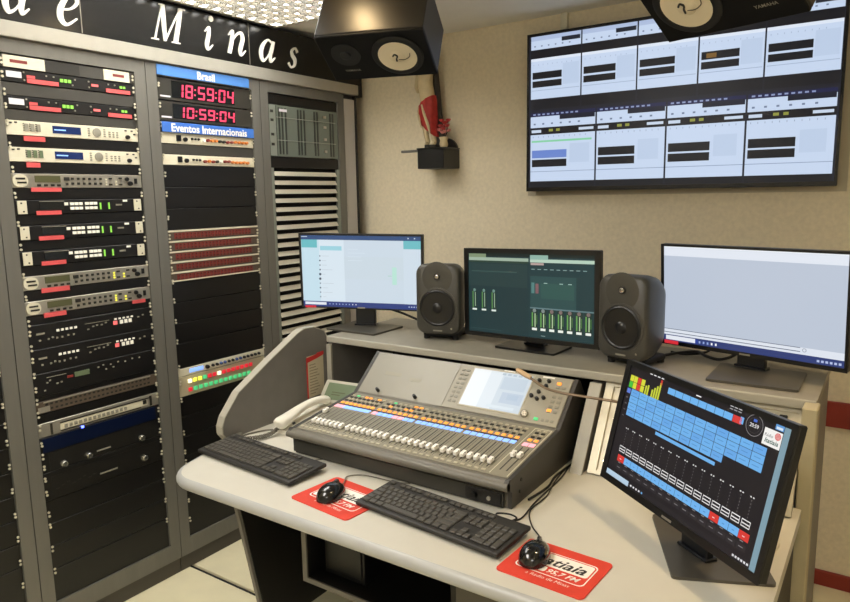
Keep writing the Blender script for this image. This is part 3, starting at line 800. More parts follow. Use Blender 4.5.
# sloping connector panel in the right part of the shelf unit
t = thing('connector_panel', 'silver connector panel sloping under the right monitor shelf', 'connector panel', (-.43, 1.86, DZ+.004), (math.atan2(2.0-1.846, -1.0+1.0+.24)*-1, 0, 0))
PH = .288
b = NB(); bx(b, -.27, -.245, -.004, .014, .0, PH); bx(b, .255, .266, -.004, .014, .0, PH); bx(b, -.245, .255, -.004, .014, PH-.016, PH); bx(b, -.245, .255, -.004, .014, 0, .012); part('frame', b, 'patch_silver', t)
b = NB(); bx(b, -.245, .255, .003, .014, .012, PH-.016); part('plate', b, 'patch_silver', t)
b = NB(); bx(b, -.222, -.19, .0, .003, .19, .255); part('white_label', b, 'tape_white', t)
for k, (x, z) in enumerate([(-.228, .17), (-.222, .115), (-.225, .08), (-.232, .04)]):
    b = NB(); lathe(b, [(.010, 0), (.010, -.012), (.006, -.02)]); part('socket_knob', b, 'knob_chrome', t, (x+.012, .003, z))
for r_ in range(3):
    for k in range(11):
        b = NB(); bx(b, -.10+.031*k, -.08+.031*k, -.004, .003, .235-.045*r_, .262-.045*r_, .002, 1); part('socket', b, ['knob_black', 'knob_black', 'btn_white', 'jack_blue', 'btn_white'][(k+2*r_) % 5], t)

# notice on the left cheek
t = thing('notice_card', 'paper notice with a red heading on the left desk cheek', 'notice', (-1.845, 1.882, .806), (0, 0, rad(90)))
b = NB(); bx(b, 0, .092, -.0018, -.0004, 0, .165); part('sheet', b, 'paper', t)
b = NB(); prism(b, [(-.004, .14), (.06, .15), (.094, .158), (.094, .172), (.055, .17), (.055, .166), (-.004, .16)], 'y', -.003, -.0018); part('red_heading', b, 'paper_red', t)
b = NB()
for k in range(11): bx(b, .012, .04+.035*random.random(), -.0022, -.0018, .012+.0115*k, .015+.0115*k)
part('text_lines', b, 'print_grey', t, kind='stuff')
b = NB(); bx(b, -.003, .002, -.003, -.0004, 0, .15); part('red_spine', b, 'paper_red', t)

# ------------------------------------------------------------------ monitors
def axes(yaw_, tilt, roll=0):
    cy, sy = math.cos(yaw_), math.sin(yaw_); X = Vector((cy, sy, 0)); Y = Vector((-sy, cy, 0)); Z = Vector((0, 0, 1))
    ct, st = math.cos(tilt), math.sin(tilt); Y2 = ct*Y-st*Z; Z2 = ct*Z+st*Y
    cr, sr = math.cos(roll), math.sin(roll)
    return cr*X+sr*Z2, Y2, -sr*X+cr*Z2
def frame_m(c, yaw_, tilt, roll=0):
    X, Y, Z = axes(rad(yaw_), rad(tilt), rad(roll)); M = Matrix((X, Y, Z)).transposed().to_4x4(); M.translation = Vector(c); return M
def place(o, root, M):
    R = Matrix.Translation(root.location) @ root.rotation_euler.to_matrix().to_4x4()
    o.matrix_basis = R.inverted() @ M
def monitor(label, c, yaw_, tilt, roll, w_, h_, base_c, base_yaw, bw, bd, zt, bez, draw, neck_w=.085, base_mat='mon_base', logo=True):
    t = thing('computer_monitor', label, 'monitor', (base_c[0], base_c[1], zt), (0, 0, rad(base_yaw)), 'computer monitors')
    M = frame_m(c, yaw_, tilt, roll)
    b = NB(); bx(b, -w_/2, w_/2, 0, .022, -h_/2, h_/2, .003, 1); bx(b, -w_*.36, w_*.36, .022, .045, -h_*.33, h_*.33, .008, 1)
    hs = part('housing', b, 'mon_black', t); place(hs, t, M)
    l, tp, r_, bt = bez
    b = NB()
    bx(b, -w_/2, w_/2, -.003, 0, h_/2-tp*h_, h_/2); bx(b, -w_/2, w_/2, -.003, 0, -h_/2, -h_/2+bt*h_)
    bx(b, -w_/2, -w_/2+l*w_, -.003, 0, -h_/2+bt*h_, h_/2-tp*h_); bx(b, w_/2-r_*w_, w_/2, -.003, 0, -h_/2+bt*h_, h_/2-tp*h_)
    part('bezel', b, 'mon_black', hs)
    p = Pic(w_, h_); draw(p); p.build('screen', hs, 'screen', (0, -.0006, 0))
    if logo:
        b = NB(); bx(b, -.016, .016, -.0042, -.003, -h_/2+.004, -h_/2+.009); part('badge', b, 'dev_silver', hs)
    b = NB(); prism(b, rrect(bw, bd, .008, 3), 'z', 0, .007); part('base', b, base_mat, t)
    # neck from base to the back of the panel
    R = Matrix.Translation(t.location) @ t.rotation_euler.to_matrix().to_4x4()
    X, Y, Z = axes(rad(yaw_), rad(tilt), 0)
    top = Vector(c)+Y*.052-Z*h_*.1; bot = Vector((base_c[0], base_c[1], zt+.004))
    # upright in world, rooted on the base behind the panel
    foot = Vector((top.x, top.y, zt+.004))
    A = frame_m((foot.x, foot.y, 0), yaw_, 0)
    b = NB(); hgt = top.z-zt
    bx(b, -neck_w/2, neck_w/2, -.006, .016, zt+.006, zt+hgt, .003, 1); bx(b, -neck_w/2-.006, neck_w/2+.006, -.012, .022, zt+.006, zt+.014, .002, 1)
    nk = part('neck', b, 'mon_neck', t); place(nk, t, A)
    b = NB(); bx(b, -.045, .045, .045, .056, -.045-h_*.1, .045-h_*.1); mt = part('mount_plate', b, 'mon_black', hs)
    return t
def scr_messages(p):
    p.rect(.017, .026, .983, .982, '#d3dfe9', 0)
    p.rect(.02, .082, .165, .915, '#c6e0ec', 1); p.rect(.165, .082, .37, .915, '#d8e6f0', 1); p.rect(.37, .082, .983, .915, '#ccdae6', 1); p.rect(.845, .19, .983, .915, '#cfdde9', 2)
    p.rect(.017, .026, .983, .084, '#35507c', 2); p.rect(.02, .084, .15, .19, '#6cbcc4', 3); p.rect(.847, .084, .983, .19, '#6fbcc4', 3)
    p.rect(.174, .166, .352, .224, '#9ed3e0', 3)
    p.rect(.37, .3, .845, .6, '#cbd9e3', 2)
    p.rect(.755, .43, .79, .66, '#b8e4d6', 3); p.rect(.72, .54, .75, .55, '#a8d4c6', 3)
    p.rect(.02, .04, .07, .05, '#c8d4e6', 3); p.rect(.88, .045, .89, .06, '#c8d4e6', 3); p.rect(.93, .045, .94, .06, '#c8d4e6', 3)
    for k in range(10):
        p.disc(.17-.0007*k, .30+.061*k, .0035 if k not in (4, 5) else .0055, '#4a5566' if k in (1, 3, 4, 5, 7) else '#8d9aa8', 3, 10)
        p.rect(.185, .296+.061*k, .19+.1*random.random(), .303+.061*k, '#c3d0da', 3)
    for k in range(4): p.rect(.40, .2+.05*k, .45+.12*random.random(), .206+.05*k, '#d9e6f0', 3)
    p.rect(.017, .91, .983, .982, '#2f3f7c', 2); p.rect(.032, .922, .21, .958, '#e4e8f0', 3)
    for k in range(9): p.rect(.235+.027*k, .935, .243+.027*k, .95, '#9fb2de' if k < 7 else '#e9edf6', 3)
    for k in range(4): p.rect(.88+.02*k, .94, .89+.02*k, .955, '#b8c4e2', 3)
    p.rect(.034, .97, .125, 1.0, '#d8303a', 60)
def scr_mixer(p):
    p.rect(.035, .048, .965, .95, '#1d383c', 0)
    p.rect(.035, .048, .508, .95, '#1b3538', 1); p.rect(.516, .048, .965, .95, '#1d393c', 1)
    p.rect(.035, .048, .965, .085, '#14221f', 2); p.rect(.04, .06, .18, .1, '#7f9070', 3); p.rect(.04, .1, .508, .135, '#9fb3a0', 3); p.rect(.52, .062, .65, .11, '#8fb3a6', 3); p.rect(.52, .105, .965, .14, '#b7d0bd', 3)
    p.rect(.04, .137, .508, .16, '#2a4034', 3); p.rect(.04, .17, .5, .42, '#243c3c', 2); p.rect(.06, .25, .42, .262, '#38524e', 3)
    p.rect(.525, .145, .62, .168, '#b7a09a', 4)
    for k in range(9): p.rect(.53+.045*k, .208, .555+.045*k, .216, '#8fa8a6', 4)
    p.rect(.522, .285, .845, .62, '#294a4a', 3); p.rect(.53, .355, .552, .47, '#54807c', 4); p.rect(.56, .365, .582, .47, '#7c5a5e', 4); p.rect(.6, .36, .83, .52, '#2f544e', 4)
    for x in (.62, .73, .79): p.rect(x, .352, x+.025, .36, '#a7c2ba', 5)
    for x in (.083, .16, .24):
        p.rect(x-.022, .475, x+.022, .7, '#1b332f', 3); p.rect(x-.017, .49, x-.008, .675, '#5a8a50', 4); p.rect(x+.003, .5, x+.009, .66, '#9bb59a', 4); p.rect(x-.018, .684, x+.018, .703, '#e2ece4', 5); p.disc(x, .475, .006, '#6f8f86', 5, 10)
    p.rect(.52, .62, .965, .635, '#5f7a7e', 4)
    for k in range(7):
        x = .552+.0625*k
        p.rect(x-.024, .64, x+.024, .87, '#1d332c', 4); p.rect(x-.02, .675, x-.01, .83, '#639a52', 5); p.rect(x+.001, .685, x+.008, .83, '#b7d0a4', 5); p.rect(x+.013, .7, x+.02, .8, '#46743e', 5)
        p.disc(x, .655, .007, '#7f8a88' if k < 2 else '#7c6a68', 6, 10); p.rect(x-.018, .842, x+.018, .868, '#eef2ea', 6)
    p.rect(.6, .92, .63, .926, '#9fb3b0', 6); p.rect(.05, .91, .3, .915, '#31504f', 6)
def scr_blank(p):
    p.rect(.018, .022, .985, .962, '#bcc6d6', 0); p.rect(.018, .022, .985, .03, '#f0f4fa', 1); p.rect(.018, .03, .985, .114, '#e2e8f2', 1)
    p.rect(.018, .838, .985, .9, '#dfe5ef', 1); p.rect(.018, .838, .78, .844, '#5f6a7c', 2); p.rect(.018, .872, .78, .879, '#5f6a7c', 2); p.disc(.8, .86, .006, '#9aa2b0', 2, 10, .004)
    p.rect(.018, .9, .985, .962, '#2f3d74', 3); p.rect(.03, .908, .213, .95, '#e6eaf2', 4)
    p.rect(.213, .912, .23, .95, '#33469a', 4)
    for k in range(5): p.rect(.235+.024*k, .922, .245+.024*k, .945, '#8fa5de' if k < 3 else '#f0f2f8', 4)
    for k in range(6): p.rect(.86+.02*k, .925, .872+.02*k, .945, '#b3c0e6', 4)
    p.rect(.024, .955, .112, .99, '#d8303a', 60)
def scr_player(p):
    p.rect(.035, .05, .975, .945, '#171317', 0)
    p.rect(.945, .02, .975, .945, '#7d9caa', 1)
    y, r_, g = '#d8dc3a', '#d83a30', '#4ac23a'
    grid = [[y, y, r_, y], [g, y, r_, y]]
    for j in range(2):
        for i in range(4): p.rect(.05+.028*i, .11+.052*j, .076+.028*i, .158+.052*j, grid[j][i], 2)
    for k, hgt in enumerate((.07, .08, .0, .06, .08, .1, .13)): p.rect(.168+.0155*k, .215-hgt, .179+.0155*k, .215, '#c9d23a', 2)
    p.rect(.262, .06, .274, .1, '#c8302a', 2)
    for k in range(4): p.rect(.18+.027*k, .042, .197+.027*k, .05, '#e8e8ea', 2)
    p.rect(.49, .062, .52, .07, '#f2f2f2', 2)
    p.rect(.046, .22, .072, .258, '#5f7fd8', 2)
    for k in range(9):
        x0 = .32+.0482*k; p.rect(x0, .09, x0+.046, .136, '#6fb4ee' if k != 8 else '#d83a36', 2)
    p.rect(.742, .085, .76, .13, '#6fb4ee', 2)
    for k in range(3): p.rect(.68+.022*k, .04, .697+.022*k, .046, '#d8d8dc', 2); p.rect(.68+.022*k, .058, .697+.022*k, .064, '#a8a8ac', 2)
    # cart wall
    for j in range(4):
        for i in range(13):
            u0 = .078+.0629*i; v0 = .215+.0545*j
            if j == 3 and i > 9: continue
            p.rect(u0, v0-(.003*i*.25), u0+.0605, v0+.0515-(.003*i*.25), '#6fb2ec' if (i+j) % 3 else '#68a8e6', 2)
            p.rect(u0+.012, v0+.022-(.003*i*.25), u0+.045, v0+.027-(.003*i*.25), '#4f8cc8', 3)
    p.rect(.305, .44, .675, .464, '#6fb2ec', 4); p.rect(.3, .436, .68, .44, '#171317', 4)
    # fader bank
    for k in range(16):
        u = .112+.0515*k
        for j in range(6): p.rect(u-.001, .545+.022*j, u+.002, .556+.022*j, '#6a676a', 2)
        p.rect(u-.01, .525, u-.003, .533, '#e6e6e6', 2); p.rect(u+.003, .525, u+.01, .533, '#e6e6e6', 2)
        p.rect(u-.021, .678, u+.021, .726, '#f0f0f0', 3); p.rect(u-.019, .684, u+.019, .70, '#171317', 4); p.rect(u-.019, .707, u+.019, .72, '#171317', 4)
    for k in range(16):
        u0 = .092+.0515*k; p.rect(u0, .752, u0+.05, .805, '#d8362e' if k in (0, 12, 15) else '#6fb2ec', 2); p.rect(u0+.018, .778, u0+.03, .784, '#4a86c4' if k not in (0, 12, 15) else '#f0d0d0', 3)
        p.rect(u0+.003, .83, u0+.047, .872, '#262226', 2); p.rect(u0+.012, .846, u0+.034, .852, '#7d7a7d', 3); p.rect(u0+.012, .81, u0+.03, .816, '#8a878a', 3)
    for k in range(4): p.rect(.05, .29+.05*k, .064, .298+.05*k, '#6a666a', 2)
    p.rect(.036, .905, .21, .945, '#b4cde0', 3); p.rect(.21, .905, .945, .945, '#1e1a1e', 2)
    for k in range(5): p.rect(.225+.02*k, .918, .235+.02*k, .932, '#e8e8ea' if k < 4 else '#6fb2ec', 3)
    for k in range(6): p.rect(.86+.014*k, .918, .869+.014*k, .932, '#e6e6e8', 3)
    p.disc(.813, .105, .0215, '#9a9698', 3, 24, .0205); p.disc(.813, .105, .0155, '#5a5658', 3, 24, .0150)
    p.text(.813, .118, '20:59', .0105, '#f2f2f2', .01, lay=5); p.rect(.805, .065, .822, .082, '#4a6fd0', 4)
    p.rect(.905, .022, .943, .075, '#5f9ad6', 3); p.rect(.91, .055, .938, .07, '#dce8f2', 4)
    p.rect(.862, .085, .943, .19, '#f4f2ee', 3)
    p.text(.886, .135, 'Rádio', .009, '#5a5658', .0, .2, lay=5); p.text(.903, .172, 'Itatiaia', .0125, '#2c5a4c', .02, .2, lay=5)
    for q in (.0025, .0048, .007):
        p.disc(.925, .115, q, '#d8322c', 4, 20, q-.0016)
BEZ = (.018, .026, .018, .02)
monitor('monitor with a pale blue chat window, beside the slatted rack', (-1.802, 2.172, 1.274), 21.1, -2.5, -.9, .53, .313, (-1.80, 2.185), 0, .255, .2, 1.035, (.018, .024, .017, .018), scr_messages)
monitor('thick-framed monitor with a dark green mixer screen, between the grey speakers', (-1.047, 2.169, 1.228), -6.4, 1.1, 1.3, .55, .325, (-1.04, 2.205), -3, .235, .15, 1.035, (.035, .048, .035, .05), scr_mixer, .07, 'mon_black', False)
monitor('monitor with an almost empty pale screen, right of the grey speakers', (-.350, 2.205, 1.250), -16.3, -3.4, .3, .56, .331, (-.305, 2.17), 0, .24, .22, 1.035, (.018, .022, .015, .038), scr_blank)
monitor('low tilted monitor with blue playlist buttons, standing on the desk', (-.35, 1.514, 1.006), -37.3, 13.2, -.7, .53, .312, (-.305, 1.596), -66, .294, .21, DZ, (.035, .04, .025, .055), scr_player)

# wall television
t = thing('wall_television', 'large wall-mounted television showing nine program windows', 'television', (-.811, 2.955, 1.59))
TW, TH = 1.246, .696
b = NB(); bx(b, -TW/2, TW/2, 0, .03, 0, TH, .004, 1); bx(b, -TW*.35, TW*.35, .03, .064, .1, TH-.1); part('housing', b, 'tv_black', t)
b = NB(); bx(b, -TW/2, TW/2, -.004, 0, TH-.01, TH); bx(b, -TW/2, TW/2, -.004, 0, 0, .018); bx(b, -TW/2, -TW/2+.01, -.004, 0, .018, TH-.01); bx(b, TW/2-.01, TW/2, -.004, 0, .018, TH-.01); part('bezel', b, 'tv_black', t)
b = NB(); bx(b, -TW/2-.022, TW/2+.03, .0585, .064, -.02, TH+.012); part('wall_plate', b, 'tv_back', t)
p = Pic(TW, TH)
p.rect(.008, .012, .992, .975, '#1d1f2a', 0)
WH = '#c6d6ee'
def win_top(u0, u1):
    p.rect(u0, .018, u1, .1, WH, 1); p.rect(u0, .018, u1, .045, '#aebedd', 2); p.rect(u0+(u1-u0)*.62, .04, u1-.003, .065, '#20242f', 3)
    for k in range(6): p.rect(u0+.012+.028*k*(u1-u0)/.2, .075, u0+.018+.028*k*(u1-u0)/.2, .083, '#6d7c98', 3)
    p.rect(u0, .1, u1, .155, '#14141a', 1)
    p.rect(u0, .155, u1, .408, WH, 1); p.rect(u0, .155, u1, .172, '#dfe8f6', 2)
    for k in range(9): p.rect(u0+.01+.018*k, .19, u0+.012+.018*k, .198, '#9fb0cc', 3)
    p.rect(u0+(u1-u0)*.65, .2, u1-.006, .33, '#bccde6', 2)
    p.rect(u0+.004, .352, u1-.004, .356, '#9fb0cc', 3)
    p.rect(u0+.006, .24, u0+(u1-u0)*.63, .283, '#16171c', 3); p.rect(u0+.006, .295, u0+(u1-u0)*.63, .335, '#16171c', 3)
    p.rect(u0, .408, u1, .474, '#17171d', 1)
tops = [.012, .206, .401, .596, .788, .991]
for a, c in zip(tops, tops[1:]): win_top(a+.003, c-.002)
p.rect(.62, .25, .65, .275, '#7a5a2c', 5)
def win_bot(u0, u1, first):
    p.rect(u0, .495, u1, .59, WH, 1); p.rect(u0, .495, u1, .52, '#1c2046', 2); p.rect(u0+(u1-u0)*.46, .515, u1-.002, .545, '#191c2c', 3)
    for k in range(10): p.rect(u0+.01+.018*k, .502, u0+.02+.018*k, .511, '#8f9cc4', 3)
    for k in range(6): p.rect(u0+.012+.034*k, .562, u0+.02+.034*k, .572, '#6d7c98', 3)
    p.rect(u0, .59, u1, .635, '#14141a', 1); p.rect(u0+.004, .604, u0+.042, .622, '#c8d6ea', 2); p.rect(u1-.06, .604, u1-.006, .62, '#c8d6ea', 2)
    p.rect(u0+.072, .602, u0+.088, .618, '#8f9440', 2); p.rect(u0+.1, .602, u0+.114, .618, '#8f9440', 2)
    p.rect(u0, .635, u1, .935, WH, 1)
    for k in range(11): p.rect(u0+.01+.02*k, .645, u0+.012+.02*k, .655, '#8f9fbc', 3)
    if first: p.rect(u0+.004, .672, u1-.012, .684, '#86d0a4', 2)
    p.rect(u0+.006, .735, u0+(u1-u0)*.575, .785, '#16171c' if not first else '#6a86cc', 3); p.rect(u0+.006, .795, u0+(u1-u0)*.575, .842, '#16171c', 3)
    p.rect(u0+(u1-u0)*.62, .7, u1-.02, .82, '#bccde6', 2); p.rect(u0, .87, u1, .874, '#8f9fbc', 3)
    p.rect(u0, .935, u1, .972, '#15171d', 1)
bots = [.012, .264, .503, .745, .989]
for k, (a, c) in enumerate(zip(bots, bots[1:])): win_bot(a+.003, c-.003, k == 0)
p.build('screen', t, 'screen', (0, -.0008, TH/2))
# cable duct above the television
t = thing('cable_duct', 'short white cable duct between the television and the ceiling', 'cable duct', (-1.28, YB, 2.30))
b = NB(); bx(b, -.016, .016, -.022, 0, 0, .069, .002, 1); part('duct', b, 'dev_cream', t)
b = NB(); bx(b, -.018, .018, -.024, 0, .055, .062, .001, 1); part('collar', b, 'dev_cream', t)

# ------------------------------------------------------------------ hanging speakers
def hanging(label, c, yaw_, tilt, side):
    W, Hh, D = .382, .215, .199
    t = thing('hanging_speaker', label, 'speaker', c, (0, 0, 0), 'black speakers hanging from the ceiling')
    M = frame_m(c, yaw_, tilt)
    b = NB(); bx(b, -W/2, W/2, .012, D, -Hh/2, Hh/2, .004, 2); bd = part('cabinet', b, 'spk_black', t); place(bd, t, M)
    b = NB(); bx(b, -W/2, W/2, 0, .012, -Hh/2, Hh/2, .003, 1); part('baffle', b, 'spk_baffle', bd)
    s = side*.077
    b = NB(); lathe(b, [(.09, 0), (.09, -.004), (.08, -.008), (.072, -.006), (.066, -.002), (.066, 0)], (s, 0, 0), seg=36); part('surround', b, 'rubber', bd, smooth=True)
    b = NB(); lathe(b, [(.0675, -.004), (.055, -.001), (.036, .002), (.03, -.002), (.018, -.009), (.004, -.011)], (s, -.003, 0), seg=36); part('cone', b, 'cone_white', bd, smooth=True)
    b = NB(); tube(b, [(s-.012, -.0155, .012), (s-.004, -.016, .02), (s+.004, -.016, .012), (s-.002, -.0155, .0), (s-.004, -.015, -.012)], .0028, 6, 4); part('cone_mark', b, 'print_black', bd)
    b = NB(); tube(b, [(s+.004, -.0135, -.006), (s+.024, -.012, -.01), (s+.042, -.0085, -.002), (s+.046, -.0075, .012)], .0012, 6, 6); part('cone_wire', b, 'print_black', bd)
    b = NB(); lathe(b, [(.052, 0), (.052, -.003), (.03, -.001), (.02, -.003), (.018, -.008), (.004, -.013)], (-side*.105, 0, .02), seg=28); part('tweeter', b, 'rubber', bd, smooth=True)
    b = NB(); V, Fs = text_geo('YAMAHA', .014, .01); a, e = text_w('YAMAHA', .014, .01)
    vv = [b.verts.new((x-(a+e)/2-side*.105, -.0006, z-.062)) for x, z in V]
    for f in Fs:
        try: b.faces.new([vv[k] for k in f])
        except ValueError: pass
    part('lettering', b, 'btn_grey', bd)
    # ceiling bracket
    X, Y, Z = axes(rad(yaw_), rad(tilt)); pb = Vector(c)+Y*(D-.002)
    b = NB(); tube(b, [tuple(pb-Vector(c)), (pb.x-c[0]+.0, pb.y-c[1]+.02, pb.z-c[2]+.04), (pb.x-c[0], pb.y-c[1]+.02, ZC-c[2])], .013, 10, 6)
    cyl(b, (pb.x-c[0], pb.y-c[1]+.02, ZC-c[2]-.006), .05, .012, 'z', 20); part('ceiling_bracket', b, 'rack_black', t)
hanging('black hanging speaker with a white cone, above the black corner shelf', (-1.513, 1.944, 2.053), 18.4, -58.6, 1)
hanging('black hanging speaker with a white cone, in front of the television', (-.406, 1.873, 2.048), -21.0, -54, -1)

# ------------------------------------------------------------------ grey studio speakers
def studio(label, x, y, yaw_):
    t = thing('studio_speaker', label, 'speaker', (x, y, 1.035), (0, 0, rad(yaw_)), 'grey studio speakers on the desk shelf')
    W, Hh, D, zb = .176, .268, .15, .022
    b = NB()
    secs = [(-.085, .90, .92, .03), (-.08, .965, .97, .034), (-.066, 1.0, 1.0, .036), (-.02, .99, .99, .04), (.03, .88, .92, .045), (.06, .76, .82, .045), (.07, .66, .74, .04)]
    rings = []
    for yy, sw, sh, r_ in secs:
        rings.append([b.verts.new((px, yy, pz+zb+Hh/2)) for px, pz in rrect(W*sw, Hh*sh, r_, 5)])
    for A, B in zip(rings, rings[1:]):
        n = len(A)
        for k in range(n): b.faces.new((A[k], A[(k+1) % n], B[(k+1) % n], B[k]))
    b.faces.new(rings[0]); b.faces.new(rings[-1][::-1]); bmesh.ops.recalc_face_normals(b, faces=b.faces[:])
    body = part('cabinet', b, 'spk_grey', t, smooth=True)
    wz = zb+.103
    b = NB(); lathe(b, [(.078, .0), (.078, -.0025), (.072, -.0035), (.069, 0)], (0, -.085, wz), seg=36); part('woofer_ring', b, 'spk_grey', body, smooth=True)
    b = NB(); lathe(b, [(.0695, -.002), (.064, -.005), (.058, -.001), (.04, .004), (.026, .0055), (.024, .001), (.014, -.006), (.003, -.008)], (0, -.086, wz), seg=36); part('woofer_cone', b, 'cone_black', body, smooth=True)
    tz = zb+.222
    b = NB(); lathe(b, [(.06, .0006), (.054, -.0001), (.046, -.0006), (.038, -.0009), (.03, -.0009), (.022, -.0005), (.013, .0004)], (0, -.0855, tz-.004), seg=32); part('waveguide', b, 'spk_grey', body, smooth=True)
    b = NB(); lathe(b, [(.0125, -.0005), (.0125, -.003), (.010, -.0035)], (0, -.0855, tz), seg=24); part('tweeter_rim', b, 'cone_black', body)
    b = NB(); lathe(b, [(.0095, -.003), (.008, -.006), (.002, -.008)], (0, -.0855, tz), seg=20); part('tweeter_dome', b, 'dome_metal', body, smooth=True)
    b = NB(); cyl(b, (.055, -.0858, zb+.026), .0035, .002, 'y', 10); part('power_lamp', b, 'dome_metal', body)
    b = NB(); bx(b, -.018, .018, -.0866, -.0852, zb+.014, zb+.019); part('badge', b, 'btn_grey', body)
    b = NB(); bx(b, -.07, .07, -.055, .07, .008, .028, .006, 2); st = part('stand', b, 'rubber', t)
    for sx in (-.058, .058):
        for sy in (-.045, .058):
            b = NB(); cyl(b, (sx, sy, .006), .012, .012, 'z', 14); part('foot', b, 'rubber', st)
studio('grey studio speaker between the chat monitor and the dark monitor', -1.425, 2.22, 14)
studio('grey studio speaker between the dark monitor and the pale monitor', -.668, 2.18, -14)

# ------------------------------------------------------------------ mixing console
mx = thing('mixing_console', 'large digital mixing console with white faders and a lit screen with painted glare', 'mixing console', (-1.575, 1.53, DZ))
MW = .795
PF = [(.0, .002), (.0, .046), (-.024, .056), (-.026, .074), (-.014, .084), (0, .082), (.31, .122), (.312, .124), (.452, .244), (.47, .236), (.62, .03), (.62, .002)]
b = NB(); prism(b, PF, 'x', .012, MW-.012); part('body', b, 'mixer_body', mx)
for a, c in ((0, .012), (MW-.012, MW)):
    b = NB(); prism(b, [(y, z+(.002 if 0 < i < 10 else 0)) for i, (y, z) in enumerate(PF)], 'x', a, c); part('side_panel', b, 'mixer_side', mx)
b = NB(); tube(b, [(0, -.02, .068), (MW, -.02, .068)], .0125, 14, 1, .9); part('arm_rest', b, 'mixer_body', mx, smooth=True)
b = NB(); bx(b, .02, MW-.02, -.006, 0, .004, .046); part('front_skirt', b, 'mixer_front', mx, (0, -.004, 0))
b = NB(); bx(b, .66, .77, -.014, -.009, .006, .042, .001, 1); jp = part('headphone_bay', b, 'rack_black', mx)
b = NB(); cyl(b, (.69, -.018, .024), .009, .012, 'y', 14); part('phones_knob', b, 'knob_black', jp)
b = NB(); cyl(b, (.735, -.016, .024), .006, .006, 'y', 12); part('phones_socket', b, 'dev_silver', jp)
for z in (.035, .065):
    b = NB(); cyl(b, (MW+.001, .035+z*.3, z), .005, .004, 'x', 8); part('side_screw', b, 'rack_black', mx)
DA = math.atan2(.04, .31); UA = math.atan2(.12, .14)
def deck(name, b, material, kind=None, smooth=False): return part(name, b, material, mx, (0, 0, .082), (DA, 0, 0), smooth, kind=kind)
def upper(name, b, material, kind=None, smooth=False): return part(name, b, material, mx, (0, .312, .124), (UA, 0, 0), smooth, kind=kind)
b = NB(); bx(b, .014, MW-.014, .004, .308, 0, .0012); deck('fader_deck', b, 'mixer_deck')
fx = []
for a, c in ((.026, .158), (.188, .337), (.366, .517), (.546, .70)): fx += [a+(c-a)*k/7 for k in range(8)]
fx += [.741, .761]
slot = shared('fader_slot', lambda b: bx(b, -.0018, .0018, .035, .175, .0012, .0016), 'mixer_slot')
cap = NB(); bx(cap, -.006, .006, -.012, .012, .003, .015, .002, 2)
for v in cap.verts:
    if abs(v.co.y) < .004: v.co.z -= .002
cap = mesh_of(cap, 'fader_cap', 'fader_white')
capl = shared('fader_line', lambda b: bx(b, -.007, .007, -.0012, .0012, .0125, .0146), 'print_black')
for k, x in enumerate(fx):
    put('fader_slot', slot, mx, (x, 0, .082), (DA, 0, 0))
    v = .06 if k < 32 else .118
    if k == 0: v = .134
    o = put('fader_cap', cap, mx, (x, v*math.cos(DA), .082+v*math.sin(DA)), (DA, 0, 0)); put('cap_line', capl, o)
b = NB()
for x in fx[:32]: bx(b, x+.0085, x+.0095, .03, .18, .0012, .0015)
deck('channel_lines', b, 'mixer_slot', 'stuff')
b = NB()
for x in (.722, .775): bx(b, x, x+.0018, .01, .3, .0012, .0018)
bx(b, .722, .776, .2985, .3, .0012, .0018); deck('master_lines', b, 'mixer_line')
for gi in range(4):
    xs = fx[gi*8:gi*8+8]
    for k, x in enumerate(xs):
        pink = gi < 2 and (k in (0, 1) if gi == 0 else k in (0, 5, 4))
        me = shared('name_strip_'+str(pink), lambda b: bx(b, -.0088, .0088, .184, .203, .001, .003, .0005, 1), 'lit_strip_pink' if pink else 'lit_strip_blue')
        put('name_display', me, mx, (x, 0, .082), (DA, 0, 0))
        me = shared('select_key', lambda b: bx(b, -.006, .006, .216, .227, .001, .0045, .001, 1), 'lit_orange')
        put('select_key', me, mx, (x, 0, .082), (DA, 0, 0))
for x in fx[32:]:
    put('name_display', _SH['name_strip_True'], mx, (x, 0, .082), (DA, 0, 0)); put('select_key', _SH['select_key'], mx, (x, 0, .082), (DA, 0, 0))
b = NB(); bx(b, .02, .71, .205, .212, .001, .002); deck('dark_strip', b, 'mixer_slot')
bl = {'mixer_btn': NB(), 'lit_orange': NB(), 'mixer_slot': NB(), 'lit_green': NB()}
for k, x in enumerate(fx):
    for j, v in enumerate((.242, .256, .27, .286)):
        kk = 'mixer_btn' if j % 2 else 'mixer_slot'
        if k < 18 and j in (1, 3) and random.random() < .35: kk = 'lit_orange'
        if k < 10 and j == 3 and random.random() < .2: kk = 'lit_green'
        bx(bl[kk], x-.0055, x+.0055, v-.0035, v+.0035, .001, .004)
for kk, b_ in bl.items(): deck({'mixer_btn': 'channel_keys', 'lit_orange': 'lit_channel_keys', 'mixer_slot': 'channel_meters', 'lit_green': 'green_channel_keys'}[kk], b_, kk, 'stuff')
b = NB()
for k, x in enumerate(fx[:32]): bx(b, x-.006, x+.006, .014, .022, .001, .003)
deck('scribble_marks', b, 'mixer_btn', 'stuff')
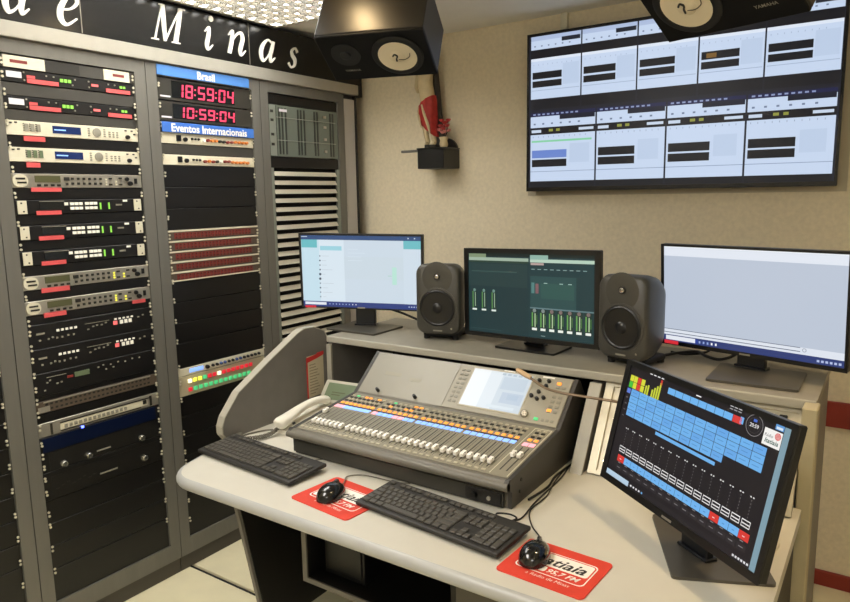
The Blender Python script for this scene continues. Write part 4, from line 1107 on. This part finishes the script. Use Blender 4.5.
# upper panel
b = NB(); bx(b, .016, .372, .004, .182, 0, .002, .001, 1); upper('blank_cover', b, 'mixer_panel')
b = NB(); bx(b, .374, MW-.014, .004, .182, 0, .004, .001, 1); upper('screen_module', b, 'mixer_module')
b = NB(); bx(b, .428, .654, .02, .176, .003, .0055, .001, 1); upper('screen_frame', b, 'mixer_btn')
p = Pic(.216, .146)
p.rect(0, 0, 1, 1, '#cdd9e2', 0); p.rect(0, 0, .52, 1, '#dde6ec', 1); p.rect(.0, .0, .3, 1, '#eaf0f3', 2); p.rect(.55, .12, .95, .45, '#c0cfdc', 1); p.rect(.62, .52, .97, .8, '#bccbdb', 1); p.rect(.45, .88, .9, .95, '#d8e3ea', 2); p.rect(.72, .56, .9, .7, '#b4c6d8', 2)  # left pale steps are glare on the glass, painted into the picture
for k in range(5): p.rect(.5+.09*k, .03, .56+.09*k, .08, '#aebfce', 2)
sc_ = p.build('touch_screen', mx, 'screen')
M = Matrix.Translation((.541, .312, .124)) @ Matrix.Rotation(UA, 4, 'X') @ Matrix.Translation((0, .098, .0058)) @ Matrix.Rotation(rad(-90), 4, 'X')
sc_.matrix_basis = M
for x, v in ((.674, .159), (.706, .161), (.703, .142), (.686, .117), (.667, .099), (.689, .091), (.709, .098)):
    me = shared('mixer_knob', lambda b: lathe(b, [(.0065, .003), (.006, .012), (.0045, .014)], axis='z', seg=14), 'knob_black')
    put('knob', me, mx, (x, .312+v*math.cos(UA), .124+v*math.sin(UA)), (UA, 0, 0))
b = NB(); lathe(b, [(.013, .003), (.012, .012), (.009, .014)], axis='z', seg=20); put('data_knob', mesh_of(b, 'data_knob', 'dome_metal'), mx, (.669, .312+.03*math.cos(UA), .124+.03*math.sin(UA)), (UA, 0, 0))
b = NB()
for i in range(2):
    for j in range(8): bx(b, .388+.018*i, .4+.018*i, .028+.018*j, .036+.018*j, .003, .006)
upper('soft_keys', b, 'btn_grey', 'stuff')
b = NB()
for i in range(2):
    for j in range(6): bx(b, .735+.02*i, .747+.02*i, .05+.018*j, .058+.018*j, .003, .006)
for i in range(3): bx(b, .728+.015*i, .737+.015*i, .017, .025, .003, .006)
upper('function_keys', b, 'btn_grey', 'stuff')
for x, v, mm in ((.741, .158, 'lit_orange'), (.741, .057, 'lit_orange'), (.71, .021, 'lit_green')):
    b = NB(); bx(b, x-.007, x+.007, v-.005, v+.005, .003, .007, .001, 1); upper('lit_key', b, mm)
b = NB(); bx(b, .54, .58, .177, .181, .004, .0046); bx(b, .68, .72, .173, .179, .004, .0046); upper('badge', b, 'letter_white')
for x in (.101, .261):
    b = NB(); cyl(b, (x, .019, .008), .006, .014, 'z', 10); cyl(b, (x, .019, .017), .0045, .004, 'z', 10); upper('lamp_socket', b, 'knob_black')
b = NB(); bx(b, .09, .16, .09, .105, .002, .0023); upper('faint_mark', b, 'mixer_deck')
b = NB(); bx(b, .2, .25, .08, .095, .002, .0023); upper('faint_mark', b, 'mixer_deck')

# gooseneck in front of the mixer screen
t = thing('gooseneck_lamp', 'thin brown gooseneck reaching across the mixer screen', 'gooseneck', (-.60, 1.925, .975))
b = NB(); tube(b, [(.04, .01, -.03), (.03, -.02, 0.0), (-.03, -.045, .012), (-.11, -.045, .012), (-.19, -.045, .013), (-.245, -.04, .018), (-.285, -.035, .034), (-.325, -.03, .05)], .0042, 8, 8); part('flexible_arm', b, 'goose', t)
b = NB(); tube(b, [(-.30, -.033, .041, .9), (-.325, -.03, .05, 1.1), (-.345, -.028, .058, 1.0), (-.352, -.027, .062, .5)], .0075, 10, 6); part('tip', b, 'goose_tip', t, smooth=True)
b = NB(); cyl(b, (.045, .012, -.035), .011, .03, 'z', 14); part('mounting_plug', b, 'knob_black', t)

# ------------------------------------------------------------------ keyboards
def keyboard(label, x, y, yaw_, w_=.45, d_=.15):
    t = thing('keyboard', label, 'keyboard', (x, y, DZ), (0, 0, rad(yaw_)), 'black keyboards on the desk')
    tl = rad(4)
    b = NB(); bx(b, -w_/2, w_/2, -d_/2, d_/2, .006, .018, .004, 2); part('case', b, 'key_case', t, (0, 0, 0.004), (tl, 0, 0))
    for sx in (-1, 1):
        b = NB(); bx(b, sx*w_*.4-.012, sx*w_*.4+.012, d_/2-.02, d_/2-.012, 0, .014); part('foot', b, 'key_case', t)
        b = NB(); bx(b, sx*w_*.4-.012, sx*w_*.4+.012, -d_/2+.012, -d_/2+.02, 0, .008); part('foot', b, 'key_case', t)
    u_ = (w_-.022)/22.6
    def key(cx, cy, kw=1.0, kh=1.0):
        me = shared('key_%.2f_%.2f' % (kw, kh), lambda b: bx(b, -u_*kw*.5+.001, u_*kw*.5-.001, -u_*kh*.5+.001, u_*kh*.5-.001, 0, .005, .0018, 1), 'key_cap')
        X = -w_/2+.011+cx*u_; Y = -d_/2+.014+cy*u_
        put('key', me, t, (X, Y*math.cos(tl)-.018*math.sin(tl), .004+.018*math.cos(tl)+Y*math.sin(tl)), (tl, 0, 0))
    for r_, n, first in ((4, 13, 2.0), (3, 12, 1.5), (2, 12, 1.75), (1, 11, 1.25)):
        start = {4: 1.0, 3: 1.5, 2: 1.75, 1: 1.25}[r_]
        if r_ == 4: key(.5, r_+.5)
        else: key(start/2, r_+.5, start)
        cnt = {4: 12, 3: 12, 2: 11, 1: 11}[r_]
        for k in range(cnt): key(start+.5+k, r_+.5)
        end = start+cnt
        key((end+15)/2, r_+.5, 15-end)
    x_ = 0
    for kw in (1.25, 1.25, 1.25, 6.25, 1.25, 1.25, 1.25, 1.25): key(x_+kw/2, .5, kw); x_ += kw
    key(.5, 6.1, 1, .8)
    for g in (2, 6.5, 11):
        for k in range(4): key(g+k+.5, 6.1, 1, .8)
    for k in range(3):
        key(15.4+k+.5, 6.1, 1, .8); key(15.4+k+.5, 4.5); key(15.4+k+.5, 3.5); key(15.4+k+.5, .5)
    key(16.9, 1.5)
    for r_ in (4, 3, 2, 1):
        for k in range(3): key(18.6+k+.5, r_+.5)
    key(22.1, 4.5); key(22.1, 3, 1, 2); key(22.1, 1, 1, 2); key(19.6, .5, 2); key(21.1, .5)
    return t
keyboard('black keyboard at the left end of the desk, beside the telephone', -1.597, 1.405, -4.2)
keyboard('black keyboard in front of the mixing console, between the two mouse mats', -.909, 1.378, -5.5, .455)

# ------------------------------------------------------------------ mouse mats
def mat_pad(label, x, y, yaw_, w_, d_):
    t = thing('mouse_mat', label, 'mouse mat', (x, y, DZ), (0, 0, rad(yaw_)), 'red mouse mats')
    b = NB(); prism(b, rrect(w_, d_, .012, 4), 'z', 0, .003); part('mat', b, 'pad_red', t)
    p = Pic(w_, d_)
    def ring(u0, v0, u1, v1, c, lay, r_=.012):
        i = len(p.V); pts = rrect((u1-u0)*w_, (v1-v0)*d_, r_, 4, ((u0+u1)/2-.5)*w_, (.5-(v0+v1)/2)*d_)
        p.V += [(a, -.00006*lay, c_) for a, c_ in pts]; p.F.append(tuple(range(i, i+len(pts)))); p.C.append(hx(c))
    ring(.12, .20, .91, .76, '#f2ede4', 1); ring(.132, .216, .898, .744, '#d23b28', 2)
    ring(.15, .235, .88, .55, '#f2ede4', 3, .008)
    ring(.15, .57, .46, .70, '#f2ede4', 3, .006)
    p.text(.53, .50, 'Itatiaia', .048, '#231f1e', .02, .3, lay=5); p.text(.31, .675, 'rádio', .02, '#d23b28', .015, .2, lay=5)
    p.text(.66, .69, '95,7 FM', .023, '#f2ede4', .02, .3, lay=5)
    p.text(.55, .86, 'a Rádio de Minas', .015, '#f0d8cc', .0, .2, lay=5)
    p.build('print', t, 'print', (0, 0, .0033), (rad(-90), 0, 0))
    return t
mat_pad('red mouse mat partly under the keyboard in front of the mixing console', -1.21, 1.345, -6, .225, .176)
mat_pad('red mouse mat at the right end of the keyboards', -.571, 1.328, -3, .208, .168)
def mouse(label, x, y, yaw_):
    t = thing('mouse', label, 'mouse', (x, y, DZ+.0036), (0, 0, rad(yaw_)), 'black computer mice')
    b = NB(); bmesh.ops.create_uvsphere(b, u_segments=24, v_segments=14, radius=1)
    for v in b.verts:
        x_, y_, z_ = v.co; nx = x_*(.034+.004*(-y_))*(1-.1*(1-abs(y_))*0); z2 = max(z_, 0)**.85*.036*(1-.18*y_) if z_ > 0 else z_*.001
        v.co = (nx*(1 if abs(x_) < .01 else abs(x_)**-.12), y_*.055, z2+.0015)
    part('shell', b, 'mouse_black', t, smooth=True)
    b = NB(); cyl(b, (0, .028, .028), .010, .006, 'x', 18); part('wheel', b, 'mouse_grey', t)
    b = NB(); tube(b, [(0, .005, .0385), (0, .02, .0365), (0, .045, .024), (0, .054, .010)], .0009, 6, 6); part('button_seam', b, 'mouse_grey', t)
    return t
mouse('black mouse on the mat left of the front keyboard', -1.235, 1.335, 12)
mouse('black mouse on the mat at the right end of the keyboards', -.622, 1.338, 8)
# ------------------------------------------------------------------ cables
def cable(name, label, pts, r, material='cable_black', smooth=8):
    b = NB(); tube(b, pts, r, 6, smooth); o = part(name, b, material, smooth=True); tag(o, label, 'cable'); return o
z1 = DZ+.003
cable('mouse_cable', 'thin cable of the mouse left of the front keyboard', [(-1.247, 1.392, DZ+.01), (-1.262, 1.42, DZ+.008), (-1.285, 1.46, DZ+.004), (-1.25, 1.495, z1), (-1.14, 1.505, z1), (-1.1, 1.52, z1)], .0018, 'cable_grey')
cable('mouse_cable', 'thin cable of the right-hand mouse, running back past the mixer', [(-.63, 1.396, DZ+.01), (-.655, 1.43, DZ+.006), (-.70, 1.48, z1), (-.735, 1.55, z1), (-.735, 1.65, z1), (-.755, 1.75, z1), (-.765, 1.85, z1)], .0019)
cable('keyboard_cable', 'black cable curling from the front keyboard towards the mixer', [(-.76, 1.449, DZ+.008), (-.79, 1.468, DZ+.004), (-.80, 1.488, z1), (-.77, 1.50, z1), (-.745, 1.49, z1), (-.75, 1.468, z1), (-.735, 1.5, z1), (-.745, 1.6, z1), (-.75, 1.78, z1), (-.765, 1.88, z1)], .0022)
cable('keyboard_cable', 'thin grey cable behind the left keyboard', [(-1.58, 1.487, DZ+.008), (-1.55, 1.505, z1), (-1.50, 1.497, z1), (-1.46, 1.503, z1), (-1.44, 1.53, z1)], .0018, 'cable_grey')
cable('monitor_cable', 'black cable hanging behind the chat monitor', [(-1.74, 2.215, 1.13), (-1.67, 2.27, 1.10), (-1.58, 2.31, 1.06), (-1.50, 2.33, 1.041), (-1.46, 2.40, 1.041)], .005)
cable('monitor_cable', 'black cables on the shelf under the pale monitor', [(-.62, 2.27, 1.04), (-.58, 2.34, 1.042), (-.52, 2.36, 1.05), (-.48, 2.33, 1.046), (-.44, 2.32, 1.042), (-.40, 2.30, 1.06), (-.36, 2.25, 1.10)], .005)
cable('power_cable', 'black cable knotted behind the right grey speaker', [(-.60, 2.36, 1.041), (-.55, 2.345, 1.041), (-.49, 2.37, 1.05), (-.47, 2.35, 1.08), (-.455, 2.30, 1.14)], .004)
cable('white_cable', 'white cable loop on the desk behind the low monitor', [(-.20, 1.80, z1), (-.185, 1.74, z1), (-.172, 1.69, z1), (-.185, 1.64, z1), (-.215, 1.66, z1), (-.23, 1.72, z1)], .004, 'cable_white')
cable('power_cable', 'black cable on the desk beside the mixer', [(-.765, 1.60, z1+.002), (-.755, 1.70, z1+.002), (-.765, 1.78, z1+.004), (-.76, 1.9, z1+.004), (-.757, 2.0, z1)], .0035)

# ------------------------------------------------------------------ telephone
t = thing('desk_telephone', 'white desk telephone with a green display, left of the mixer', 'telephone', (-1.70, 1.80, DZ), (0, 0, rad(6)))
b = NB(); prism(b, [(-.17, .0), (.10, .0), (.12, .03), (.10, .04), (-.14, .024), (-.17, .014)], 'x', -.085, .085); part('base', b, 'phone_white', t)
b = NB(); lathe(b, [(.024, 0)], seg=8) if False else bx(b, -.02, .06, -.12, .0, .024, .034, .003, 1); part('keypad', b, 'phone_grey', t, (0, 0, 0), (rad(3), 0, 0))
b = NB(); tube(b, [(-.045, -.19, .038, .8), (-.045, -.178, .042, 1.2), (-.045, -.14, .048, 1.1), (-.043, -.07, .064, .8), (-.04, .0, .07, .75), (-.036, .05, .066, .8), (-.034, .075, .058, .9), (-.034, .085, .052, .6)], .023, 14, 6, .8); part('handset', b, 'phone_white', t, smooth=True)
b = NB(); bx(b, -.09, .09, -.008, .008, 0, .1, .006, 2); ds = part('display_hood', b, 'phone_grey', t, (.0, .1, .034), (rad(-42), 0, 0))
b = NB(); bx(b, -.07, .07, -.0095, -.008, .016, .086); part('display', b, 'lcd_green', ds)
b = NB(); bx(b, -.04, .02, -.0102, -.0095, .045, .049); bx(b, -.04, .0, -.0102, -.0095, .035, .039); part('display_text', b, 'lcd_olive', ds)
b = NB(); cyl(b, (.005, -.165, .046), .005, .006, 'y', 10); part('cord_plug', b, 'knob_black', t)
pts = []; base_path = catmull([(-1.735, 1.625, .79), (-1.735, 1.585, .775), (-1.75, 1.54, DZ+.0105), (-1.79, 1.50, DZ+.0105), (-1.825, 1.495, DZ+.0105), (-1.828, 1.53, DZ+.0105)], 40)
for k, p_ in enumerate(base_path):
    a = k*1.15; pts.append((p_[0]+.0062*math.cos(a), p_[1]+.0025*math.sin(a), p_[2]+.0062*math.sin(a)))
b = NB(); tube(b, pts, .0028, 5, 1); o = part('coiled_cord', b, 'cable_grey'); tag(o, 'grey coiled telephone cord between the handset and the left keyboard', 'cord')
cable('telephone_cable', 'thin flat cable lying left of the coiled telephone cord', [(-1.75, 1.66, z1), (-1.80, 1.62, z1), (-1.825, 1.56, z1), (-1.83, 1.51, z1), (-1.835, 1.47, z1)], .003, 'cable_grey')

# ------------------------------------------------------------------ statue on the corner shelf
t = thing('wall_shelf', 'small black shelf with a rounded back on the wall', 'shelf', (-1.915, YB, 1.71))
b = NB(); bx(b, -.078, .078, -.15, 0, 0, .095, .003, 1); part('box', b, 'shelf_black', t)
b = NB(); prism(b, [(-.074, .095)]+[(.074*math.cos(rad(180-a)), .095+.06*math.sin(rad(a))) for a in range(15, 180, 15)]+[(.074, .095)], 'y', -.02, -.006); part('back_arch', b, 'shelf_black', t)
b = NB(); bx(b, -.081, .081, -.154, 0, .095, .101, .002, 1); part('shelf_top', b, 'shelf_black', t)
b = NB(); bx(b, -.2, -.078, -.12, -.1, .085, .097, .002, 1); part('side_arm', b, 'rack_grey', t)
def skin_obj(name, verts, edges, radii, material, parent, loc):
    me = bpy.data.meshes.new(name); me.from_pydata(verts, edges, []); me.materials.append(MATS[material])
    o = bpy.data.objects.new(name, me); COL.objects.link(o)
    md = o.modifiers.new('skin', 'SKIN'); 
    if not me.skin_vertices: me.skin_vertices.new()
    for sv, r_ in zip(me.skin_vertices[0].data, radii): sv.radius = (r_, r_) if not isinstance(r_, tuple) else r_
    me.skin_vertices[0].data[0].use_root = True
    o.modifiers.new('sub', 'SUBSURF').levels = 2
    bpy.context.view_layer.update(); dg = bpy.context.evaluated_depsgraph_get()
    m2 = bpy.data.meshes.new_from_object(o.evaluated_get(dg)); bpy.data.objects.remove(o)
    for p_ in m2.polygons: p_.use_smooth = True
    return put(name, m2, parent, loc)
st = thing('saint_statue', 'painted figurine with a red drape standing on the small black shelf', 'figurine', (-1.945, YB-.085, 1.8115))
b = NB(); prism(b, [(.034*math.cos(k*.4488)*(1+.12*math.sin(3*k)), .045*math.sin(k*.4488)) for k in range(14)], 'z', 0, .016); part('plinth', b, 'statue_dark', st)
V = [(-.022, 0, .25), (-.034, -.002, .31), (-.042, -.002, .37), (-.036, 0, .405), (-.036, -.006, .437), (-.036, 0, .22), (-.040, -.012, .13), (-.022, -.006, .025), (-.022, -.03, .02), (-.004, 0, .22), (.004, -.012, .13), (.012, .004, .025), (.014, -.02, .02), (-.078, 0, .365), (-.086, -.01, .30), (-.058, -.03, .27), (.002, 0, .37), (.018, .01, .43), (.004, .015, .485)]
E_ = [(0, 1), (1, 2), (2, 3), (3, 4), (0, 5), (5, 6), (6, 7), (7, 8), (0, 9), (9, 10), (10, 11), (11, 12), (2, 13), (13, 14), (14, 15), (2, 16), (16, 17), (17, 18)]
Rd = [.036, .034, .038, .015, .026, .026, .018, .012, .010, .026, .018, .012, .010, .014, .011, .008, .014, .011, .009]
skin_obj('figure_body', V, E_, Rd, 'statue_cream', st, (0, 0, 0))
def drape(rows, n0, span, amp):
    b = NB(); rings = []
    for k, (z, rx, ryy, cx, sl) in enumerate(rows):
        rings.append([b.verts.new((cx+rx*(1+amp*math.sin(9*a+k*.8))*math.cos(a), ryy*(1+amp*math.sin(9*a+k*.8))*math.sin(a), z+sl*math.cos(a))) for a in [rad(n0+span*q/30) for q in range(31)]])
    for A, B in zip(rings, rings[1:]):
        for q in range(30): b.faces.new((A[q], A[(q+1)], B[(q+1)], B[q]))
    return b
part('red_drape', drape([(.232, .044, .040, -.025, .025), (.21, .050, .045, -.025, .025), (.18, .051, .046, -.023, .018), (.145, .049, .044, -.02, -.005), (.11, .047, .040, -.016, -.025), (.088, .044, .036, -.012, -.035)], 0, 360, .08), 'statue_red', st, smooth=True)
for pts, r_ in (([(-.03, -.046, .21, .6), (-.012, -.05, .16, 1.0), (.006, -.046, .11, 1.0), (.012, -.04, .07, .5)], .007), ([(-.06, -.03, .2, .6), (-.05, -.042, .15, 1.0), (-.036, -.044, .1, .5)], .006)):
    b = NB(); tube(b, pts, r_, 8, 5); part('cream_fold', b, 'statue_cream', st, smooth=True)
b = NB(); tube(b, [(.018, .034, .01, 1.3), (.02, .032, .15, 1.0), (.006, .034, .32, .9), (-.01, .034, .47, .7)], .02, 10, 5); part('tree_trunk', b, 'statue_dark', st, smooth=True)
# flower vase
fv = thing('flower_vase', 'small vase of red flowers beside the figurine', 'vase', (-1.874, YB-.09, 1.8115))
b = NB(); lathe(b, [(.016, 0), (.022, .015), (.018, .035), (.024, .05), (.02, .052)], axis='z', seg=20); part('vase', b, 'statue_cream', fv, smooth=True)
for k in range(16):
    a = k*2.4; r_ = .008+.028*((k % 5)/5); zt = .07+.06*random.random()
    b = NB(); tube(b, [(0, 0, .04), (r_*.5*math.cos(a), r_*.5*math.sin(a), .06), (r_*math.cos(a), r_*math.sin(a), zt)], .0015, 5, 4)
    sm = part('stem', b, 'statue_dark', fv)
    b = NB(); lathe(b, [(.003, -.006), (.011, .0), (.014, .007), (.006, .009)], (r_*math.cos(a), r_*math.sin(a), zt), axis='z', seg=7); part('blossom', b, 'flower_red' if k % 3 else 'flower_pink', sm)
